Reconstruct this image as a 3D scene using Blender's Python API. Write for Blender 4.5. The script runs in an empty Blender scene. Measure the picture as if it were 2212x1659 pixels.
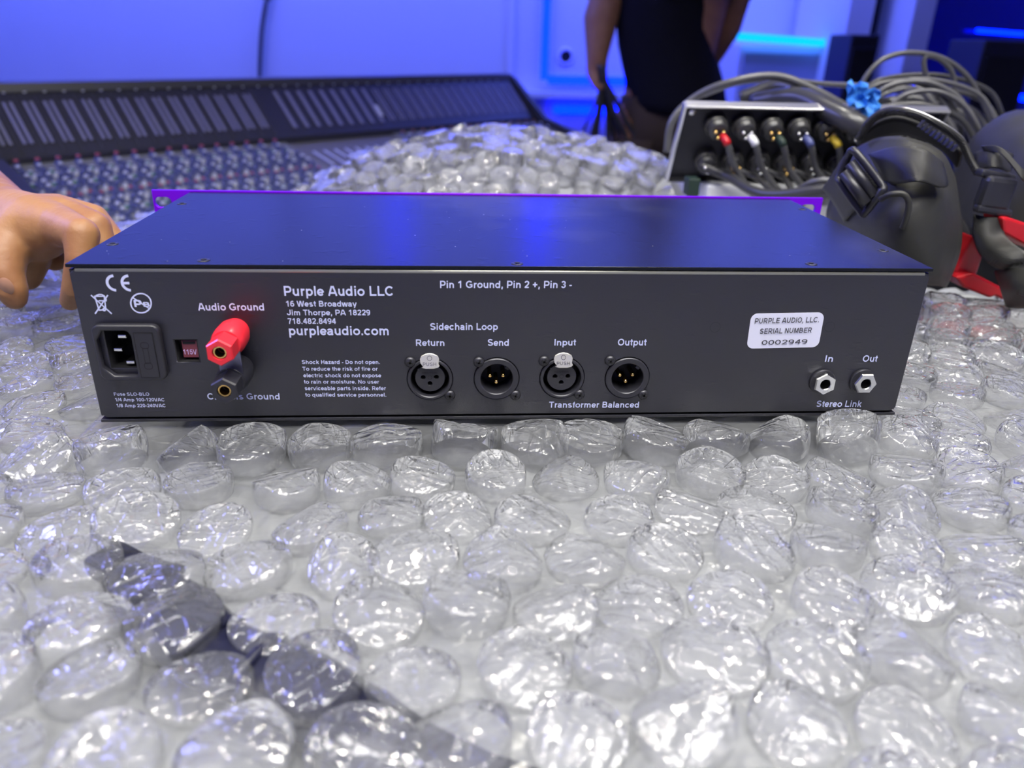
import bpy, bmesh, math, random
from mathutils import Vector, Matrix, noise, Euler
R = math.radians
random.seed(7)
sc = bpy.context.scene
col = sc.collection

# ------------------------------------------------------------------ camera (solved from the photograph)
FPX, CAMX, CAMY, CAMZ, PITCH, YAW, ROLL = 1632.7, -0.02966, -0.36306, 0.18579, 0.42591, 0.078835, 0.026854
cp, sp, cy_, sy_ = math.cos(PITCH), math.sin(PITCH), math.cos(YAW), math.sin(YAW)
FW = Vector((sy_*cp, cy_*cp, -sp)); RT0 = Vector((cy_, -sy_, 0)); UP0 = RT0.cross(FW)
RT = RT0*math.cos(ROLL) + UP0*math.sin(ROLL); UP = -RT0*math.sin(ROLL) + UP0*math.cos(ROLL)
CAM = Vector((CAMX, CAMY, CAMZ))
cd = bpy.data.cameras.new('camera'); cam = bpy.data.objects.new('camera', cd); col.objects.link(cam)
m4 = Matrix((RT, UP, -FW)).transposed().to_4x4(); m4.translation = CAM
cam.matrix_world = m4
cd.sensor_width = 36; cd.lens = FPX*36/2212; cd.clip_start = 0.01; cd.clip_end = 60
cd.dof.use_dof = True; cd.dof.focus_distance = 0.425; cd.dof.aperture_fstop = 6.8
sc.camera = cam

# ------------------------------------------------------------------ world, exposure, lights
w = bpy.data.worlds.new('room_air'); sc.world = w; w.use_nodes = True
w.node_tree.nodes['Background'].inputs[0].default_value = (0.25, 0.3, 0.8, 1)
w.node_tree.nodes['Background'].inputs[1].default_value = 0.05
vs = sc.view_settings; vs.view_transform = 'Standard'; vs.look = 'None'; vs.exposure = 1.1; vs.gamma = 1.0
vs.use_curve_mapping = False
cy = sc.cycles
cy.max_bounces = 5; cy.diffuse_bounces = 2; cy.glossy_bounces = 3; cy.transmission_bounces = 3
cy.adaptive_threshold = 0.04
cy.transparent_max_bounces = 14; cy.caustics_reflective = False; cy.caustics_refractive = False
cy.use_denoising = True; cy.use_light_tree = False

def area(name, loc, target, size, power, color, sy=None, spread=180):
    l = bpy.data.lights.new(name, 'AREA'); l.energy = power; l.color = color; l.size = size
    l.spread = R(spread)
    if sy: l.shape = 'RECTANGLE'; l.size_y = sy
    o = bpy.data.objects.new(name, l); col.objects.link(o); o.location = loc
    d = Vector(target) - Vector(loc); o.rotation_euler = d.to_track_quat('-Z', 'Y').to_euler()
    return o
WARM = (1.0, 0.955, 0.83); BLUE = (0.09, 0.137, 1.0); COOL = (0.80, 0.86, 1.0)
for i, (lx, ly) in enumerate([(-0.55, -1.0), (0.5, -1.1), (0.0, -0.25), (-0.9, -0.1), (0.95, 0.0), (0.35, 0.75)]):
    area('downlight', (lx, ly, 1.62), (lx*0.9, ly, 0), 0.13, 2.3, WARM, None, 105)
area('ceiling_panel', (0.25, -0.55, 1.64), (0.15, -0.1, 0), 1.5, 10.5, (1.0, 0.98, 0.95), 0.8, 115)
area('blue_cove_back', (-0.9, 3.25, 1.6), (-0.9, 4.1, 0.75), 5.5, 44, BLUE, 0.25)
area('blue_cove_right', (2.3, 3.2, 1.6), (2.3, 4.1, 0.6), 2.5, 22, BLUE, 0.25)
area('blue_cove_left', (-2.6, 1.2, 1.6), (-0.5, 0.6, 0.0), 2.2, 30, (0.24, 0.26, 1.0), 0.3)

# ------------------------------------------------------------------ helpers
def ray(u, v): return FW + RT*((u-1106)/FPX) - UP*((v-829.5)/FPX)
def aty(u, v, y):
    d = ray(u, v); return CAM + d*((y-CAMY)/d.y)
def atz(u, v, z):
    d = ray(u, v); return CAM + d*((z-CAMZ)/d.z)
def atd(u, v, dist): return CAM + ray(u, v)*dist

def par(o, p):
    if p is None: return
    o.parent = p
    o.matrix_parent_inverse = Matrix.Translation(-Vector(p.get('_o', (0, 0, 0))))
def tag(o, label=None, cat=None, group=None, kind=None):
    if label: o['label'] = label
    if cat: o['category'] = cat
    if group: o['group'] = group
    if kind: o['kind'] = kind
    return o
def empty(name, loc, label, cat, group=None):
    o = bpy.data.objects.new(name, None); col.objects.link(o); o.location = loc; o['_o'] = tuple(loc)
    o.empty_display_size = .02
    return tag(o, label, cat, group)
def link(name, me, mat, parent=None, smooth=False):
    o = bpy.data.objects.new(name, me); col.objects.link(o)
    if mat and not me.materials: me.materials.append(mat)
    if smooth: me.shade_smooth()
    par(o, parent); return o
def mk(name, vs_, fs, mat, parent=None, smooth=False):
    me = bpy.data.meshes.new(name); me.from_pydata([tuple(v) for v in vs_], [], fs); me.update()
    return link(name, me, mat, parent, smooth)
class MB:
    """collects shapes, in world coordinates"""
    def __init__(s): s.v = []; s.f = []
    def add(s, vs_, fs):
        n = len(s.v); s.v += [tuple(v) for v in vs_]; s.f += [tuple(i+n for i in f) for f in fs]; return s
    def box(s, c, sz, M=None, bev=0.0):
        x, y, z = [a/2 for a in sz]
        if bev:
            b = min(bev, x*.9, y*.9, z*.9); vs_ = []; 
            bm = bmesh.new(); bmesh.ops.create_cube(bm, size=1)
            for q in bm.verts: q.co = Vector((q.co.x*sz[0], q.co.y*sz[1], q.co.z*sz[2]))
            bmesh.ops.bevel(bm, geom=bm.edges[:], offset=b, segments=2, affect='EDGES', profile=.5)
            bm.verts.index_update(); vs_ = [q.co.copy() for q in bm.verts]; fs = [tuple(l.index for l in f.verts) for f in bm.faces]; bm.free()
        else:
            vs_ = [Vector((a, b, cc)) for a in (-x, x) for b in (-y, y) for cc in (-z, z)]
            fs = [(0, 1, 3, 2), (4, 6, 7, 5), (0, 4, 5, 1), (2, 3, 7, 6), (0, 2, 6, 4), (1, 5, 7, 3)]
        T = Matrix.Translation(c) @ (M.to_4x4() if M else Matrix())
        return s.add([T @ q for q in vs_], fs)
    def tube(s, pts, r, n=8, closed=False, flat=1.0, up=None):
        pts = [Vector(p) for p in pts]; N = len(pts)
        rr = r if isinstance(r, (list, tuple)) else [r]*N
        t0 = None; vs_ = []; prev = None
        for i, p in enumerate(pts):
            a = pts[(i-1) % N] if (closed or i > 0) else p; b = pts[(i+1) % N] if (closed or i < N-1) else p
            t = (b-a).normalized() if (b-a).length > 1e-9 else Vector((0, 0, 1))
            if prev is None:
                ref = Vector(up) if up else (Vector((0, 0, 1)) if abs(t.z) < .9 else Vector((1, 0, 0)))
                nrm = (ref - t*ref.dot(t)).normalized()
            else:
                nrm = (prev - t*prev.dot(t)).normalized()
                if up: nrm = (Vector(up) - t*Vector(up).dot(t)).normalized()
            prev = nrm; bn = t.cross(nrm)
            for k in range(n):
                ang = 2*math.pi*k/n; vs_.append(p + (nrm*math.cos(ang)*flat + bn*math.sin(ang))*rr[i])
        fs = []
        for i in range(N if closed else N-1):
            j = (i+1) % N
            for k in range(n): fs.append((i*n+k, i*n+(k+1) % n, j*n+(k+1) % n, j*n+k))
        if not closed: fs += [tuple(range(n-1, -1, -1)), tuple((N-1)*n+k for k in range(n))]
        return s.add(vs_, fs)
    def lathe(s, prof, M, n=24, cap=True):
        """prof: list of (r, z) along local Z; M: matrix"""
        vs_ = []; fs = []
        for r_, z in prof:
            for k in range(n):
                a = 2*math.pi*k/n; vs_.append(M @ Vector((r_*math.cos(a), r_*math.sin(a), z)))
        for i in range(len(prof)-1):
            for k in range(n): fs.append((i*n+k, i*n+(k+1) % n, (i+1)*n+(k+1) % n, (i+1)*n+k))
        if cap: fs += [tuple(range(n-1, -1, -1)), tuple((len(prof)-1)*n+k for k in range(n))]
        return s.add(vs_, fs)
    def build(s, name, mat, parent=None, smooth=False):
        return mk(name, s.v, s.f, mat, parent, smooth)
def smoothpath(pts, k=6):
    pts = [Vector(p) for p in pts]; out = []
    P = [pts[0]*2-pts[1]] + pts + [pts[-1]*2-pts[-2]]
    for i in range(1, len(P)-2):
        for j in range(k):
            t = j/k; a, b, c, d = P[i-1], P[i], P[i+1], P[i+2]
            out.append(0.5*((2*b)+(c-a)*t+(2*a-5*b+4*c-d)*t*t+(-a+3*b-3*c+d)*t**3))
    out.append(pts[-1]); return out
def auto_smooth(o, ang=35):
    me = o.data; me.shade_smooth()
    bm = bmesh.new(); bm.from_mesh(me)
    for e in bm.edges:
        if len(e.link_faces) == 2 and e.calc_face_angle(0) > R(ang): e.smooth = False
    bm.to_mesh(me); bm.free(); return o
def rect(x0, y0, x1, y1, r=0.0, n=5):
    if r <= 0: return [(x0, y0), (x1, y0), (x1, y1), (x0, y1)]
    o = []
    for cx, cyy, a0 in ((x1-r, y0+r, -90), (x1-r, y1-r, 0), (x0+r, y1-r, 90), (x0+r, y0+r, 180)):
        for k in range(n+1):
            a = R(a0+90*k/n); o.append((cx+r*math.cos(a), cyy+r*math.sin(a)))
    return o
def circ(x, y, r, n=32, a0=0): return [(x+r*math.cos(2*math.pi*k/n+a0), y+r*math.sin(2*math.pi*k/n+a0)) for k in range(n)]
def shape2d(loops, depth, y_front=0.0, bev=0.0, M=None):
    """fills loops (holes allowed) in the x-z plane, front surface at y=y_front, going back by depth; returns mesh"""
    c = bpy.data.curves.new('s', 'CURVE'); c.dimensions = '2D'; c.fill_mode = 'BOTH'
    for L in loops:
        s = c.splines.new('POLY'); s.points.add(len(L)-1); s.use_cyclic_u = True
        for p, (x, y) in zip(s.points, L): p.co = (x, y, 0, 1)
    c.extrude = depth/2 - bev; c.bevel_depth = bev; c.bevel_resolution = 1
    if bev: c.offset = -bev
    o = bpy.data.objects.new('s', c); col.objects.link(o)
    me = bpy.data.meshes.new_from_object(o.evaluated_get(bpy.context.evaluated_depsgraph_get()))
    bpy.data.objects.remove(o); bpy.data.curves.remove(c)
    if M is None: M = Matrix.Translation((0, y_front+depth/2, 0)) @ Matrix.Rotation(R(90), 4, 'X')
    me.transform(M); me.materials.clear()
    return me

# ------------------------------------------------------------------ materials
def new_mat(name):
    m = bpy.data.materials.new(name); m.use_nodes = True; nt = m.node_tree; return m, nt, nt.nodes['Principled BSDF']
def pm(name, c, rough=.5, metal=0., spec=.5, nscale=0, nstr=0, var=0.0, coat=0., ior=None):
    m, nt, b = new_mat(name)
    b.inputs['Base Color'].default_value = (*c, 1); b.inputs['Roughness'].default_value = rough
    b.inputs['Metallic'].default_value = metal; b.inputs['Specular IOR Level'].default_value = spec
    b.inputs['Coat Weight'].default_value = coat
    if ior: b.inputs['IOR'].default_value = ior
    if nscale:
        tc = nt.nodes.new('ShaderNodeTexCoord'); no = nt.nodes.new('ShaderNodeTexNoise'); no.inputs['Scale'].default_value = nscale
        no.inputs['Detail'].default_value = 4
        nt.links.new(tc.outputs['Object'], no.inputs['Vector'])
        if nstr:
            bp = nt.nodes.new('ShaderNodeBump'); bp.inputs['Strength'].default_value = nstr; bp.inputs['Distance'].default_value = .3/nscale
            nt.links.new(no.outputs['Fac'], bp.inputs['Height']); nt.links.new(bp.outputs[0], b.inputs['Normal'])
        if var:
            mx = nt.nodes.new('ShaderNodeMix'); mx.data_type = 'RGBA'
            mx.inputs['A'].default_value = (*[x*(1-var) for x in c], 1); mx.inputs['B'].default_value = (*[min(1, x*(1+var)) for x in c], 1)
            nt.links.new(no.outputs['Fac'], mx.inputs['Factor']); nt.links.new(mx.outputs['Result'], b.inputs['Base Color'])
    return m
def em(name, c, s):
    m = bpy.data.materials.new(name); m.use_nodes = True; nt = m.node_tree
    b = nt.nodes['Principled BSDF']; b.inputs['Base Color'].default_value = (.02, .02, .02, 1)
    b.inputs['Emission Color'].default_value = (*c, 1); b.inputs['Emission Strength'].default_value = s; return m

# powder coated sheet with fine wrinkles and a little dust
def powder(name, c, rough, spec, wr=.25, dust=.0, ior=1.5):
    m, nt, b = new_mat(name); N = nt.nodes; Lk = nt.links.new
    tc = N.new('ShaderNodeTexCoord'); mp = N.new('ShaderNodeMapping'); mp.inputs['Scale'].default_value = (90, 90, 260)
    n1 = N.new('ShaderNodeTexNoise'); n1.inputs['Scale'].default_value = 1; n1.inputs['Detail'].default_value = 2
    Lk(tc.outputs['Object'], mp.inputs[0]); Lk(mp.outputs[0], n1.inputs['Vector'])
    rp = N.new('ShaderNodeMapRange'); rp.inputs[1].default_value = .60; rp.inputs[2].default_value = .78
    Lk(n1.outputs['Fac'], rp.inputs[0])
    n2 = N.new('ShaderNodeTexNoise'); n2.inputs['Scale'].default_value = 2200; Lk(tc.outputs['Object'], n2.inputs['Vector'])
    ad = N.new('ShaderNodeMath'); ad.operation = 'MULTIPLY_ADD'; ad.inputs[1].default_value = .35
    Lk(n2.outputs['Fac'], ad.inputs[0]); Lk(rp.outputs[0], ad.inputs[2])
    bp = N.new('ShaderNodeBump'); bp.inputs['Strength'].default_value = wr; bp.inputs['Distance'].default_value = .0004
    Lk(ad.outputs[0], bp.inputs['Height']); Lk(bp.outputs[0], b.inputs['Normal'])
    b.inputs['Roughness'].default_value = rough; b.inputs['Specular IOR Level'].default_value = spec; b.inputs['IOR'].default_value = ior
    if dust:
        n3 = N.new('ShaderNodeTexVoronoi'); n3.inputs['Scale'].default_value = 170; n3.inputs['Randomness'].default_value = 1
        Lk(tc.outputs['Object'], n3.inputs['Vector'])
        r3 = N.new('ShaderNodeMapRange'); r3.inputs[1].default_value = .09; r3.inputs[2].default_value = .03; Lk(n3.outputs['Distance'], r3.inputs[0])
        n5 = N.new('ShaderNodeTexNoise'); n5.inputs['Scale'].default_value = 55; Lk(tc.outputs['Object'], n5.inputs['Vector'])
        r5 = N.new('ShaderNodeMapRange'); r5.inputs[1].default_value = .54; r5.inputs[2].default_value = .62; Lk(n5.outputs['Fac'], r5.inputs[0])
        pr = N.new('ShaderNodeMath'); pr.operation = 'MULTIPLY'; Lk(r3.outputs[0], pr.inputs[0]); Lk(r5.outputs[0], pr.inputs[1])
        n4 = N.new('ShaderNodeTexNoise'); n4.inputs['Scale'].default_value = 9; n4.inputs['Detail'].default_value = 6; Lk(tc.outputs['Object'], n4.inputs['Vector'])
        r4 = N.new('ShaderNodeMapRange'); r4.inputs[1].default_value = .56; r4.inputs[2].default_value = .85; r4.inputs[4].default_value = .16; Lk(n4.outputs['Fac'], r4.inputs[0])
        mxm = N.new('ShaderNodeMath'); mxm.operation = 'MAXIMUM'; Lk(pr.outputs[0], mxm.inputs[0]); Lk(r4.outputs[0], mxm.inputs[1])
        sc_ = N.new('ShaderNodeMath'); sc_.operation = 'MULTIPLY'; sc_.inputs[1].default_value = dust; Lk(mxm.outputs[0], sc_.inputs[0])
        mx = N.new('ShaderNodeMix'); mx.data_type = 'RGBA'; mx.inputs['A'].default_value = (*c, 1); mx.inputs['B'].default_value = (.5, .5, .5, 1)
        Lk(sc_.outputs[0], mx.inputs['Factor']); Lk(mx.outputs['Result'], b.inputs['Base Color'])
    else: b.inputs['Base Color'].default_value = (*c, 1)
    return m

def film(name, haze, edge, scale1, bump, tint=(.97, .975, 1.0), hazec=(.86, .88, .93), rough=.13, dist=.0016, rnd=True, spec=1.0):
    """thin crinkled polythene"""
    m = bpy.data.materials.new(name); m.use_nodes = True; nt = m.node_tree; N = nt.nodes; Lk = nt.links.new; N.clear()
    out = N.new('ShaderNodeOutputMaterial'); tc = N.new('ShaderNodeTexCoord'); oi = N.new('ShaderNodeObjectInfo')
    ofs = N.new('ShaderNodeVectorMath'); ofs.operation = 'MULTIPLY_ADD'; ofs.inputs[1].default_value = (1, 1, 1)
    cmb = N.new('ShaderNodeMath'); cmb.operation = 'MULTIPLY'; cmb.inputs[1].default_value = 3.1 if rnd else 0
    Lk(oi.outputs['Random'], cmb.inputs[0]); Lk(tc.outputs['Object'], ofs.inputs[0]); Lk(cmb.outputs[0], ofs.inputs[2])
    # warp then two sizes of facets
    nz = N.new('ShaderNodeTexNoise'); nz.inputs['Scale'].default_value = scale1*.6; nz.inputs['Detail'].default_value = 1
    Lk(ofs.outputs[0], nz.inputs['Vector'])
    wv = N.new('ShaderNodeVectorMath'); wv.operation = 'MULTIPLY_ADD'; wv.inputs[1].default_value = (.8/scale1,)*3
    Lk(nz.outputs['Color'], wv.inputs[0]); Lk(ofs.outputs[0], wv.inputs[2])
    mp = N.new('ShaderNodeMapping'); mp.inputs['Scale'].default_value = (1, .36, .8); mp.inputs['Rotation'].default_value = (.5, .35, .6); Lk(wv.outputs[0], mp.inputs[0])
    v1 = N.new('ShaderNodeTexVoronoi'); v1.voronoi_dimensions = '2D'; v1.feature = 'DISTANCE_TO_EDGE'; v1.inputs['Scale'].default_value = scale1; Lk(mp.outputs[0], v1.inputs['Vector'])
    mp2 = N.new('ShaderNodeMapping'); mp2.inputs['Scale'].default_value = (.38, 1, .8); mp2.inputs['Rotation'].default_value = (-.4, .5, -.5); Lk(wv.outputs[0], mp2.inputs[0])
    v2 = N.new('ShaderNodeTexVoronoi'); v2.voronoi_dimensions = '2D'; v2.feature = 'DISTANCE_TO_EDGE'; v2.inputs['Scale'].default_value = scale1*1.7; Lk(mp2.outputs[0], v2.inputs['Vector'])
    # thin raised creases along the cell edges of two stretched patterns
    mp3 = N.new('ShaderNodeMapping'); mp3.inputs['Scale'].default_value = (.9, .30, .8); mp3.inputs['Rotation'].default_value = (.4, -.5, 1.9); mp3.inputs['Location'].default_value = (.3, .7, .1); Lk(wv.outputs[0], mp3.inputs[0])
    v3 = N.new('ShaderNodeTexVoronoi'); v3.voronoi_dimensions = '2D'; v3.feature = 'DISTANCE_TO_EDGE'; v3.inputs['Scale'].default_value = scale1*1.1; Lk(mp3.outputs[0], v3.inputs['Vector'])
    def ridge(v, w_, a_):
        r_ = N.new('ShaderNodeMapRange'); r_.interpolation_type = 'SMOOTHSTEP'; r_.inputs[2].default_value = w_; r_.inputs[3].default_value = a_; r_.inputs[4].default_value = 0; Lk(v.outputs['Distance'], r_.inputs[0]); return r_
    r2, r3 = ridge(v2, .11, .09), ridge(v3, .08, .13)
    a0 = N.new('ShaderNodeMath'); a0.operation = 'ADD'; Lk(r2.outputs[0], a0.inputs[0]); Lk(r3.outputs[0], a0.inputs[1])
    ad = N.new('ShaderNodeMath'); ad.operation = 'ADD'
    Lk(a0.outputs[0], ad.inputs[0]); Lk(v1.outputs['Distance'], ad.inputs[1])
    bp = N.new('ShaderNodeBump'); bp.inputs['Strength'].default_value = bump; bp.inputs['Distance'].default_value = dist; Lk(ad.outputs[0], bp.inputs['Height'])
    tr = N.new('ShaderNodeBsdfTransparent'); tr.inputs[0].default_value = (*tint, 1)
    df = N.new('ShaderNodeBsdfDiffuse'); df.inputs[0].default_value = (*hazec, 1); tl = N.new('ShaderNodeBsdfTranslucent'); tl.inputs[0].default_value = (*hazec, 1)
    Lk(bp.outputs[0], df.inputs['Normal'])
    hz = N.new('ShaderNodeMixShader'); hz.inputs[0].default_value = .45; Lk(df.outputs[0], hz.inputs[1]); Lk(tl.outputs[0], hz.inputs[2])
    lw = N.new('ShaderNodeLayerWeight'); lw.inputs[0].default_value = .5
    pw = N.new('ShaderNodeMath'); pw.operation = 'POWER'; pw.inputs[1].default_value = 3.0; Lk(lw.outputs['Facing'], pw.inputs[0])
    fa = N.new('ShaderNodeMath'); fa.operation = 'MULTIPLY_ADD'; fa.inputs[1].default_value = edge; fa.inputs[2].default_value = haze; fa.use_clamp = True
    Lk(pw.outputs[0], fa.inputs[0])
    m1 = N.new('ShaderNodeMixShader'); Lk(fa.outputs[0], m1.inputs[0]); Lk(tr.outputs[0], m1.inputs[1]); Lk(hz.outputs[0], m1.inputs[2])
    fr = N.new('ShaderNodeFresnel'); fr.inputs[0].default_value = 1.52; Lk(bp.outputs[0], fr.inputs['Normal'])
    f2 = N.new('ShaderNodeMath'); f2.operation = 'MULTIPLY'; f2.inputs[1].default_value = 2.0*spec; f2.use_clamp = True; Lk(fr.outputs[0], f2.inputs[0])
    gl = N.new('ShaderNodeBsdfGlossy'); gl.inputs['Roughness'].default_value = rough; gl.inputs[0].default_value = (1, 1, 1, 1); Lk(bp.outputs[0], gl.inputs['Normal'])
    m2 = N.new('ShaderNodeMixShader'); Lk(f2.outputs[0], m2.inputs[0]); Lk(m1.outputs[0], m2.inputs[1]); Lk(gl.outputs[0], m2.inputs[2])
    Lk(m2.outputs[0], out.inputs[0]); return m

M = dict(
 lid=powder('black_powder_lid', (.010, .011, .018), .25, .5, .22, .4, 1.235),
 panel=powder('black_powder_panel', (.010, .010, .017), .40, .9, .45),
 purple=pm('purple_anodised', (.20, .003, .85), .4, .3, .25, 900, .05),
 ink=pm('pale_screen_ink', (.66, .70, 1.0), .6),
 blackplast=pm('black_plastic', (.022, .022, .030), .38, 0, .5, 1500, .08),
 deep=pm('deep_black', (.004, .004, .006), .7),
 xlr=pm('black_metal_shell', (.035, .035, .045), .33, .2, .5, 1800, .05),
 insert=pm('dark_insert', (.03, .03, .038), .5),
 steel=pm('nickel', (.75, .75, .74), .22, 1.0, .5, 700, .03),
 dull=pm('dull_nickel', (.74, .72, .64), .42, .75),
 gold=pm('gold_pin', (1.0, .66, .22), .2, 1.0),
 screw=pm('black_screw', (.045, .045, .055), .35, .5),
 redplast=pm('red_plastic', (.80, .025, .045), .33, 0, .5, 1200, .04, coat=.2),
 darkred=pm('dark_red_slider', (.19, .035, .055), .4),
 sticker=pm('silver_sticker', (.80, .81, .98), .4, .1),
 stickerink=pm('grey_ink', (.035, .035, .05), .6),
 wall=pm('white_wall_paint', (.80, .80, .82), .7, 0, .3, 3, .0, .02),
 wallside=pm('wall_paint_side', (.82, .82, .84), .8),
 floor=pm('dark_floor', (.06, .06, .07), .5, 0, .5, 4, 0, .3),
 ceil=pm('ceiling_paint', (.72, .72, .72), .8),
 table=pm('pale_table_top', (.34, .35, .42), .4, 0, .5, 30, .02),
 desk=pm('console_black', (.035, .035, .045), .45, 0, .5, 300, .06),
 deskgrey=pm('console_grey', (.20, .205, .21), .5, 0, .5, 200, .05),
 trim=pm('console_trim', (.10, .10, .10), .35, .4),
 knobg=pm('blue_grey_knob', (.075, .09, .24), .4), knobw=pm('pale_knob_cap', (.60, .62, .72), .4),
 knobr=pm('red_knob_cap', (.42, .08, .12), .4), knobgr=pm('green_button', (.07, .20, .15), .4), amber=pm('amber_knob', (.45, .16, .03), .4),
 skin=None, shirt=pm('black_cotton', (.008, .008, .014), .9, 0, .2, 60, .5),
 khaki=pm('khaki_cloth', (.07, .05, .035), .9, 0, .2, 60, .5),
 rubber=pm('black_cable_rubber', (.045, .045, .048), .32, 0, .6, 300, .03),
 rubberg=pm('grey_cable', (.10, .10, .105), .35, 0, .6),
 tape=pm('blue_tape', (.05, .26, .80), .55, 0, .4, 120, .3),
 nylon=pm('black_nylon', (.012, .012, .013), .65, 0, .35, 900, .15, .25),
 leather=pm('black_bag_cloth', (.024, .024, .021), .55, 0, .5, 60, .12, .2),
 redtray=pm('red_tray_plastic', (.52, .012, .02), .3, 0, .5, 40, .02),
 silver=pm('silver_edge', (.72, .72, .74), .3, .9),
 dark=pm('dark_box', (.02, .02, .024), .5),
 foam=pm('white_foam', (.72, .73, .76), .7), greenblk=pm('dark_green_block', (.012, .03, .022), .6),
 led=em('led_blue', (.0, .0062, 1.0), 7.0), ledc=em('led_cyan', (.0, .27, 1.0), 1.25),
 speaker=pm('speaker_black', (.012, .012, .02), .5),

 strapdark=pm('dark_strap', (.007, .008, .028), .4, 0, .5, 300, .2),
)
M['film'] = film('bubble_film', .11, .34, 150, 1.1, hazec=(.72, .74, .80), spec=.75, rough=.075, tint=(.99, .99, 1))
M['base'] = film('sheet_film', .17, .25, 75, .95, hazec=(.72, .74, .80), rough=.2, spec=.55, tint=(.99, .99, 1))
M['under'] = film('under_layer_film', .97, .03, 55, .5, hazec=(.585, .605, .63), rough=.3, rnd=False, spec=.35)
M['filmfar'] = film('heap_film', .17, .55, 110, .8, hazec=(.97, .98, 1.0), rough=.12, spec=.8)

def glass_mat():
    m = bpy.data.materials.new('tinted_glass'); m.use_nodes = True; nt = m.node_tree; nt.nodes.clear(); N = nt.nodes
    o = N.new('ShaderNodeOutputMaterial'); t = N.new('ShaderNodeBsdfTransparent'); t.inputs[0].default_value = (.16, .20, .80, 1)
    g = N.new('ShaderNodeBsdfGlossy'); g.inputs['Roughness'].default_value = .03; f = N.new('ShaderNodeFresnel'); f.inputs[0].default_value = 1.5
    x = N.new('ShaderNodeMixShader'); nt.links.new(f.outputs[0], x.inputs[0]); nt.links.new(t.outputs[0], x.inputs[1]); nt.links.new(g.outputs[0], x.inputs[2]); nt.links.new(x.outputs[0], o.inputs[0]); return m
M['glass'] = glass_mat()
def webbing(name, c, sx=900):
    m, nt, b = new_mat(name); tc = nt.nodes.new('ShaderNodeTexCoord'); wv = nt.nodes.new('ShaderNodeTexWave')
    wv.inputs['Scale'].default_value = sx; wv.wave_type = 'BANDS'; wv.bands_direction = 'DIAGONAL'; wv.inputs['Distortion'].default_value = .5
    nt.links.new(tc.outputs['Object'], wv.inputs['Vector']); bp = nt.nodes.new('ShaderNodeBump'); bp.inputs['Strength'].default_value = .5
    bp.inputs['Distance'].default_value = .0006; nt.links.new(wv.outputs['Fac'], bp.inputs['Height']); nt.links.new(bp.outputs[0], b.inputs['Normal'])
    b.inputs['Base Color'].default_value = (*c, 1); b.inputs['Roughness'].default_value = .42; return m
M['web'] = webbing('nylon_webbing', (.03, .03, .029), 480)
def meter_mat():
    m, nt, b = new_mat('meter_ladder'); tc = nt.nodes.new('ShaderNodeTexCoord'); br = nt.nodes.new('ShaderNodeTexWave')
    br.bands_direction = 'Z'; br.inputs['Scale'].default_value = 75; nt.links.new(tc.outputs['Object'], br.inputs['Vector'])
    cr = nt.nodes.new('ShaderNodeMapRange'); cr.inputs[1].default_value = .25; cr.inputs[2].default_value = .6; nt.links.new(br.outputs['Fac'], cr.inputs[0])
    mx = nt.nodes.new('ShaderNodeMix'); mx.data_type = 'RGBA'; mx.inputs['A'].default_value = (.10, .10, .17, 1); mx.inputs['B'].default_value = (.34, .34, .50, 1)
    nt.links.new(cr.outputs[0], mx.inputs['Factor']); nt.links.new(mx.outputs['Result'], b.inputs['Base Color']); b.inputs['Roughness'].default_value = .4; return m
M['meter'] = meter_mat()
def skin_mat(name, c, c2):
    m, nt, b = new_mat(name); tc = nt.nodes.new('ShaderNodeTexCoord'); n = nt.nodes.new('ShaderNodeTexNoise'); n.inputs['Scale'].default_value = 28; n.inputs['Detail'].default_value = 5
    nt.links.new(tc.outputs['Object'], n.inputs['Vector']); mr = nt.nodes.new('ShaderNodeMapRange'); mr.inputs[1].default_value = .35; mr.inputs[2].default_value = .65
    nt.links.new(n.outputs['Fac'], mr.inputs[0]); mx = nt.nodes.new('ShaderNodeMix'); mx.data_type = 'RGBA'; mx.inputs['A'].default_value = (*c, 1); mx.inputs['B'].default_value = (*c2, 1)
    nt.links.new(mr.outputs[0], mx.inputs['Factor']); nt.links.new(mx.outputs['Result'], b.inputs['Base Color']); b.inputs['Roughness'].default_value = .5
    n2 = nt.nodes.new('ShaderNodeTexNoise'); n2.inputs['Scale'].default_value = 160; n2.inputs['Detail'].default_value = 3; nt.links.new(tc.outputs['Object'], n2.inputs['Vector'])
    bp = nt.nodes.new('ShaderNodeBump'); bp.inputs['Strength'].default_value = .35; bp.inputs['Distance'].default_value = .0015; nt.links.new(n2.outputs['Fac'], bp.inputs['Height'])
    nt.links.new(bp.outputs[0], b.inputs['Normal'])
    b.inputs['Subsurface Weight'].default_value = .12; b.inputs['Subsurface Radius'].default_value = (.01, .004, .002); b.inputs['Subsurface Scale'].default_value = .5; return m
M['skin'] = skin_mat('skin', (.40, .205, .085), (.31, .14, .065))

# ------------------------------------------------------------------ the room
FLOOR, CEIL = -0.96, 1.70
XL, XR, YF, YB = -3.2, 4.2, -2.4, 4.1
def struct(name, c, sz, mat): return tag(MB().box(c, sz).build(name, mat), kind='structure')
struct('floor', ((XL+XR)/2, (YF+YB)/2, FLOOR-.05), (XR-XL+.4, YB-YF+.4, .1), M['floor'])
struct('ceiling', ((XL+XR)/2, (YF+YB)/2, CEIL+.05), (XR-XL+.4, YB-YF+.4, .1), M['ceil'])
struct('wall_back', ((XL+XR)/2, YB+.1, (FLOOR+CEIL)/2), (XR-XL+.4, .2, CEIL-FLOOR), M['wall'])
struct('wall_front', ((XL+XR)/2, YF-.1, (FLOOR+CEIL)/2), (XR-XL+.4, .2, CEIL-FLOOR), M['wallside'])
struct('wall_left', (XL-.1, (YF+YB)/2, (FLOOR+CEIL)/2), (.2, YB-YF, CEIL-FLOOR), M['wallside'])
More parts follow.
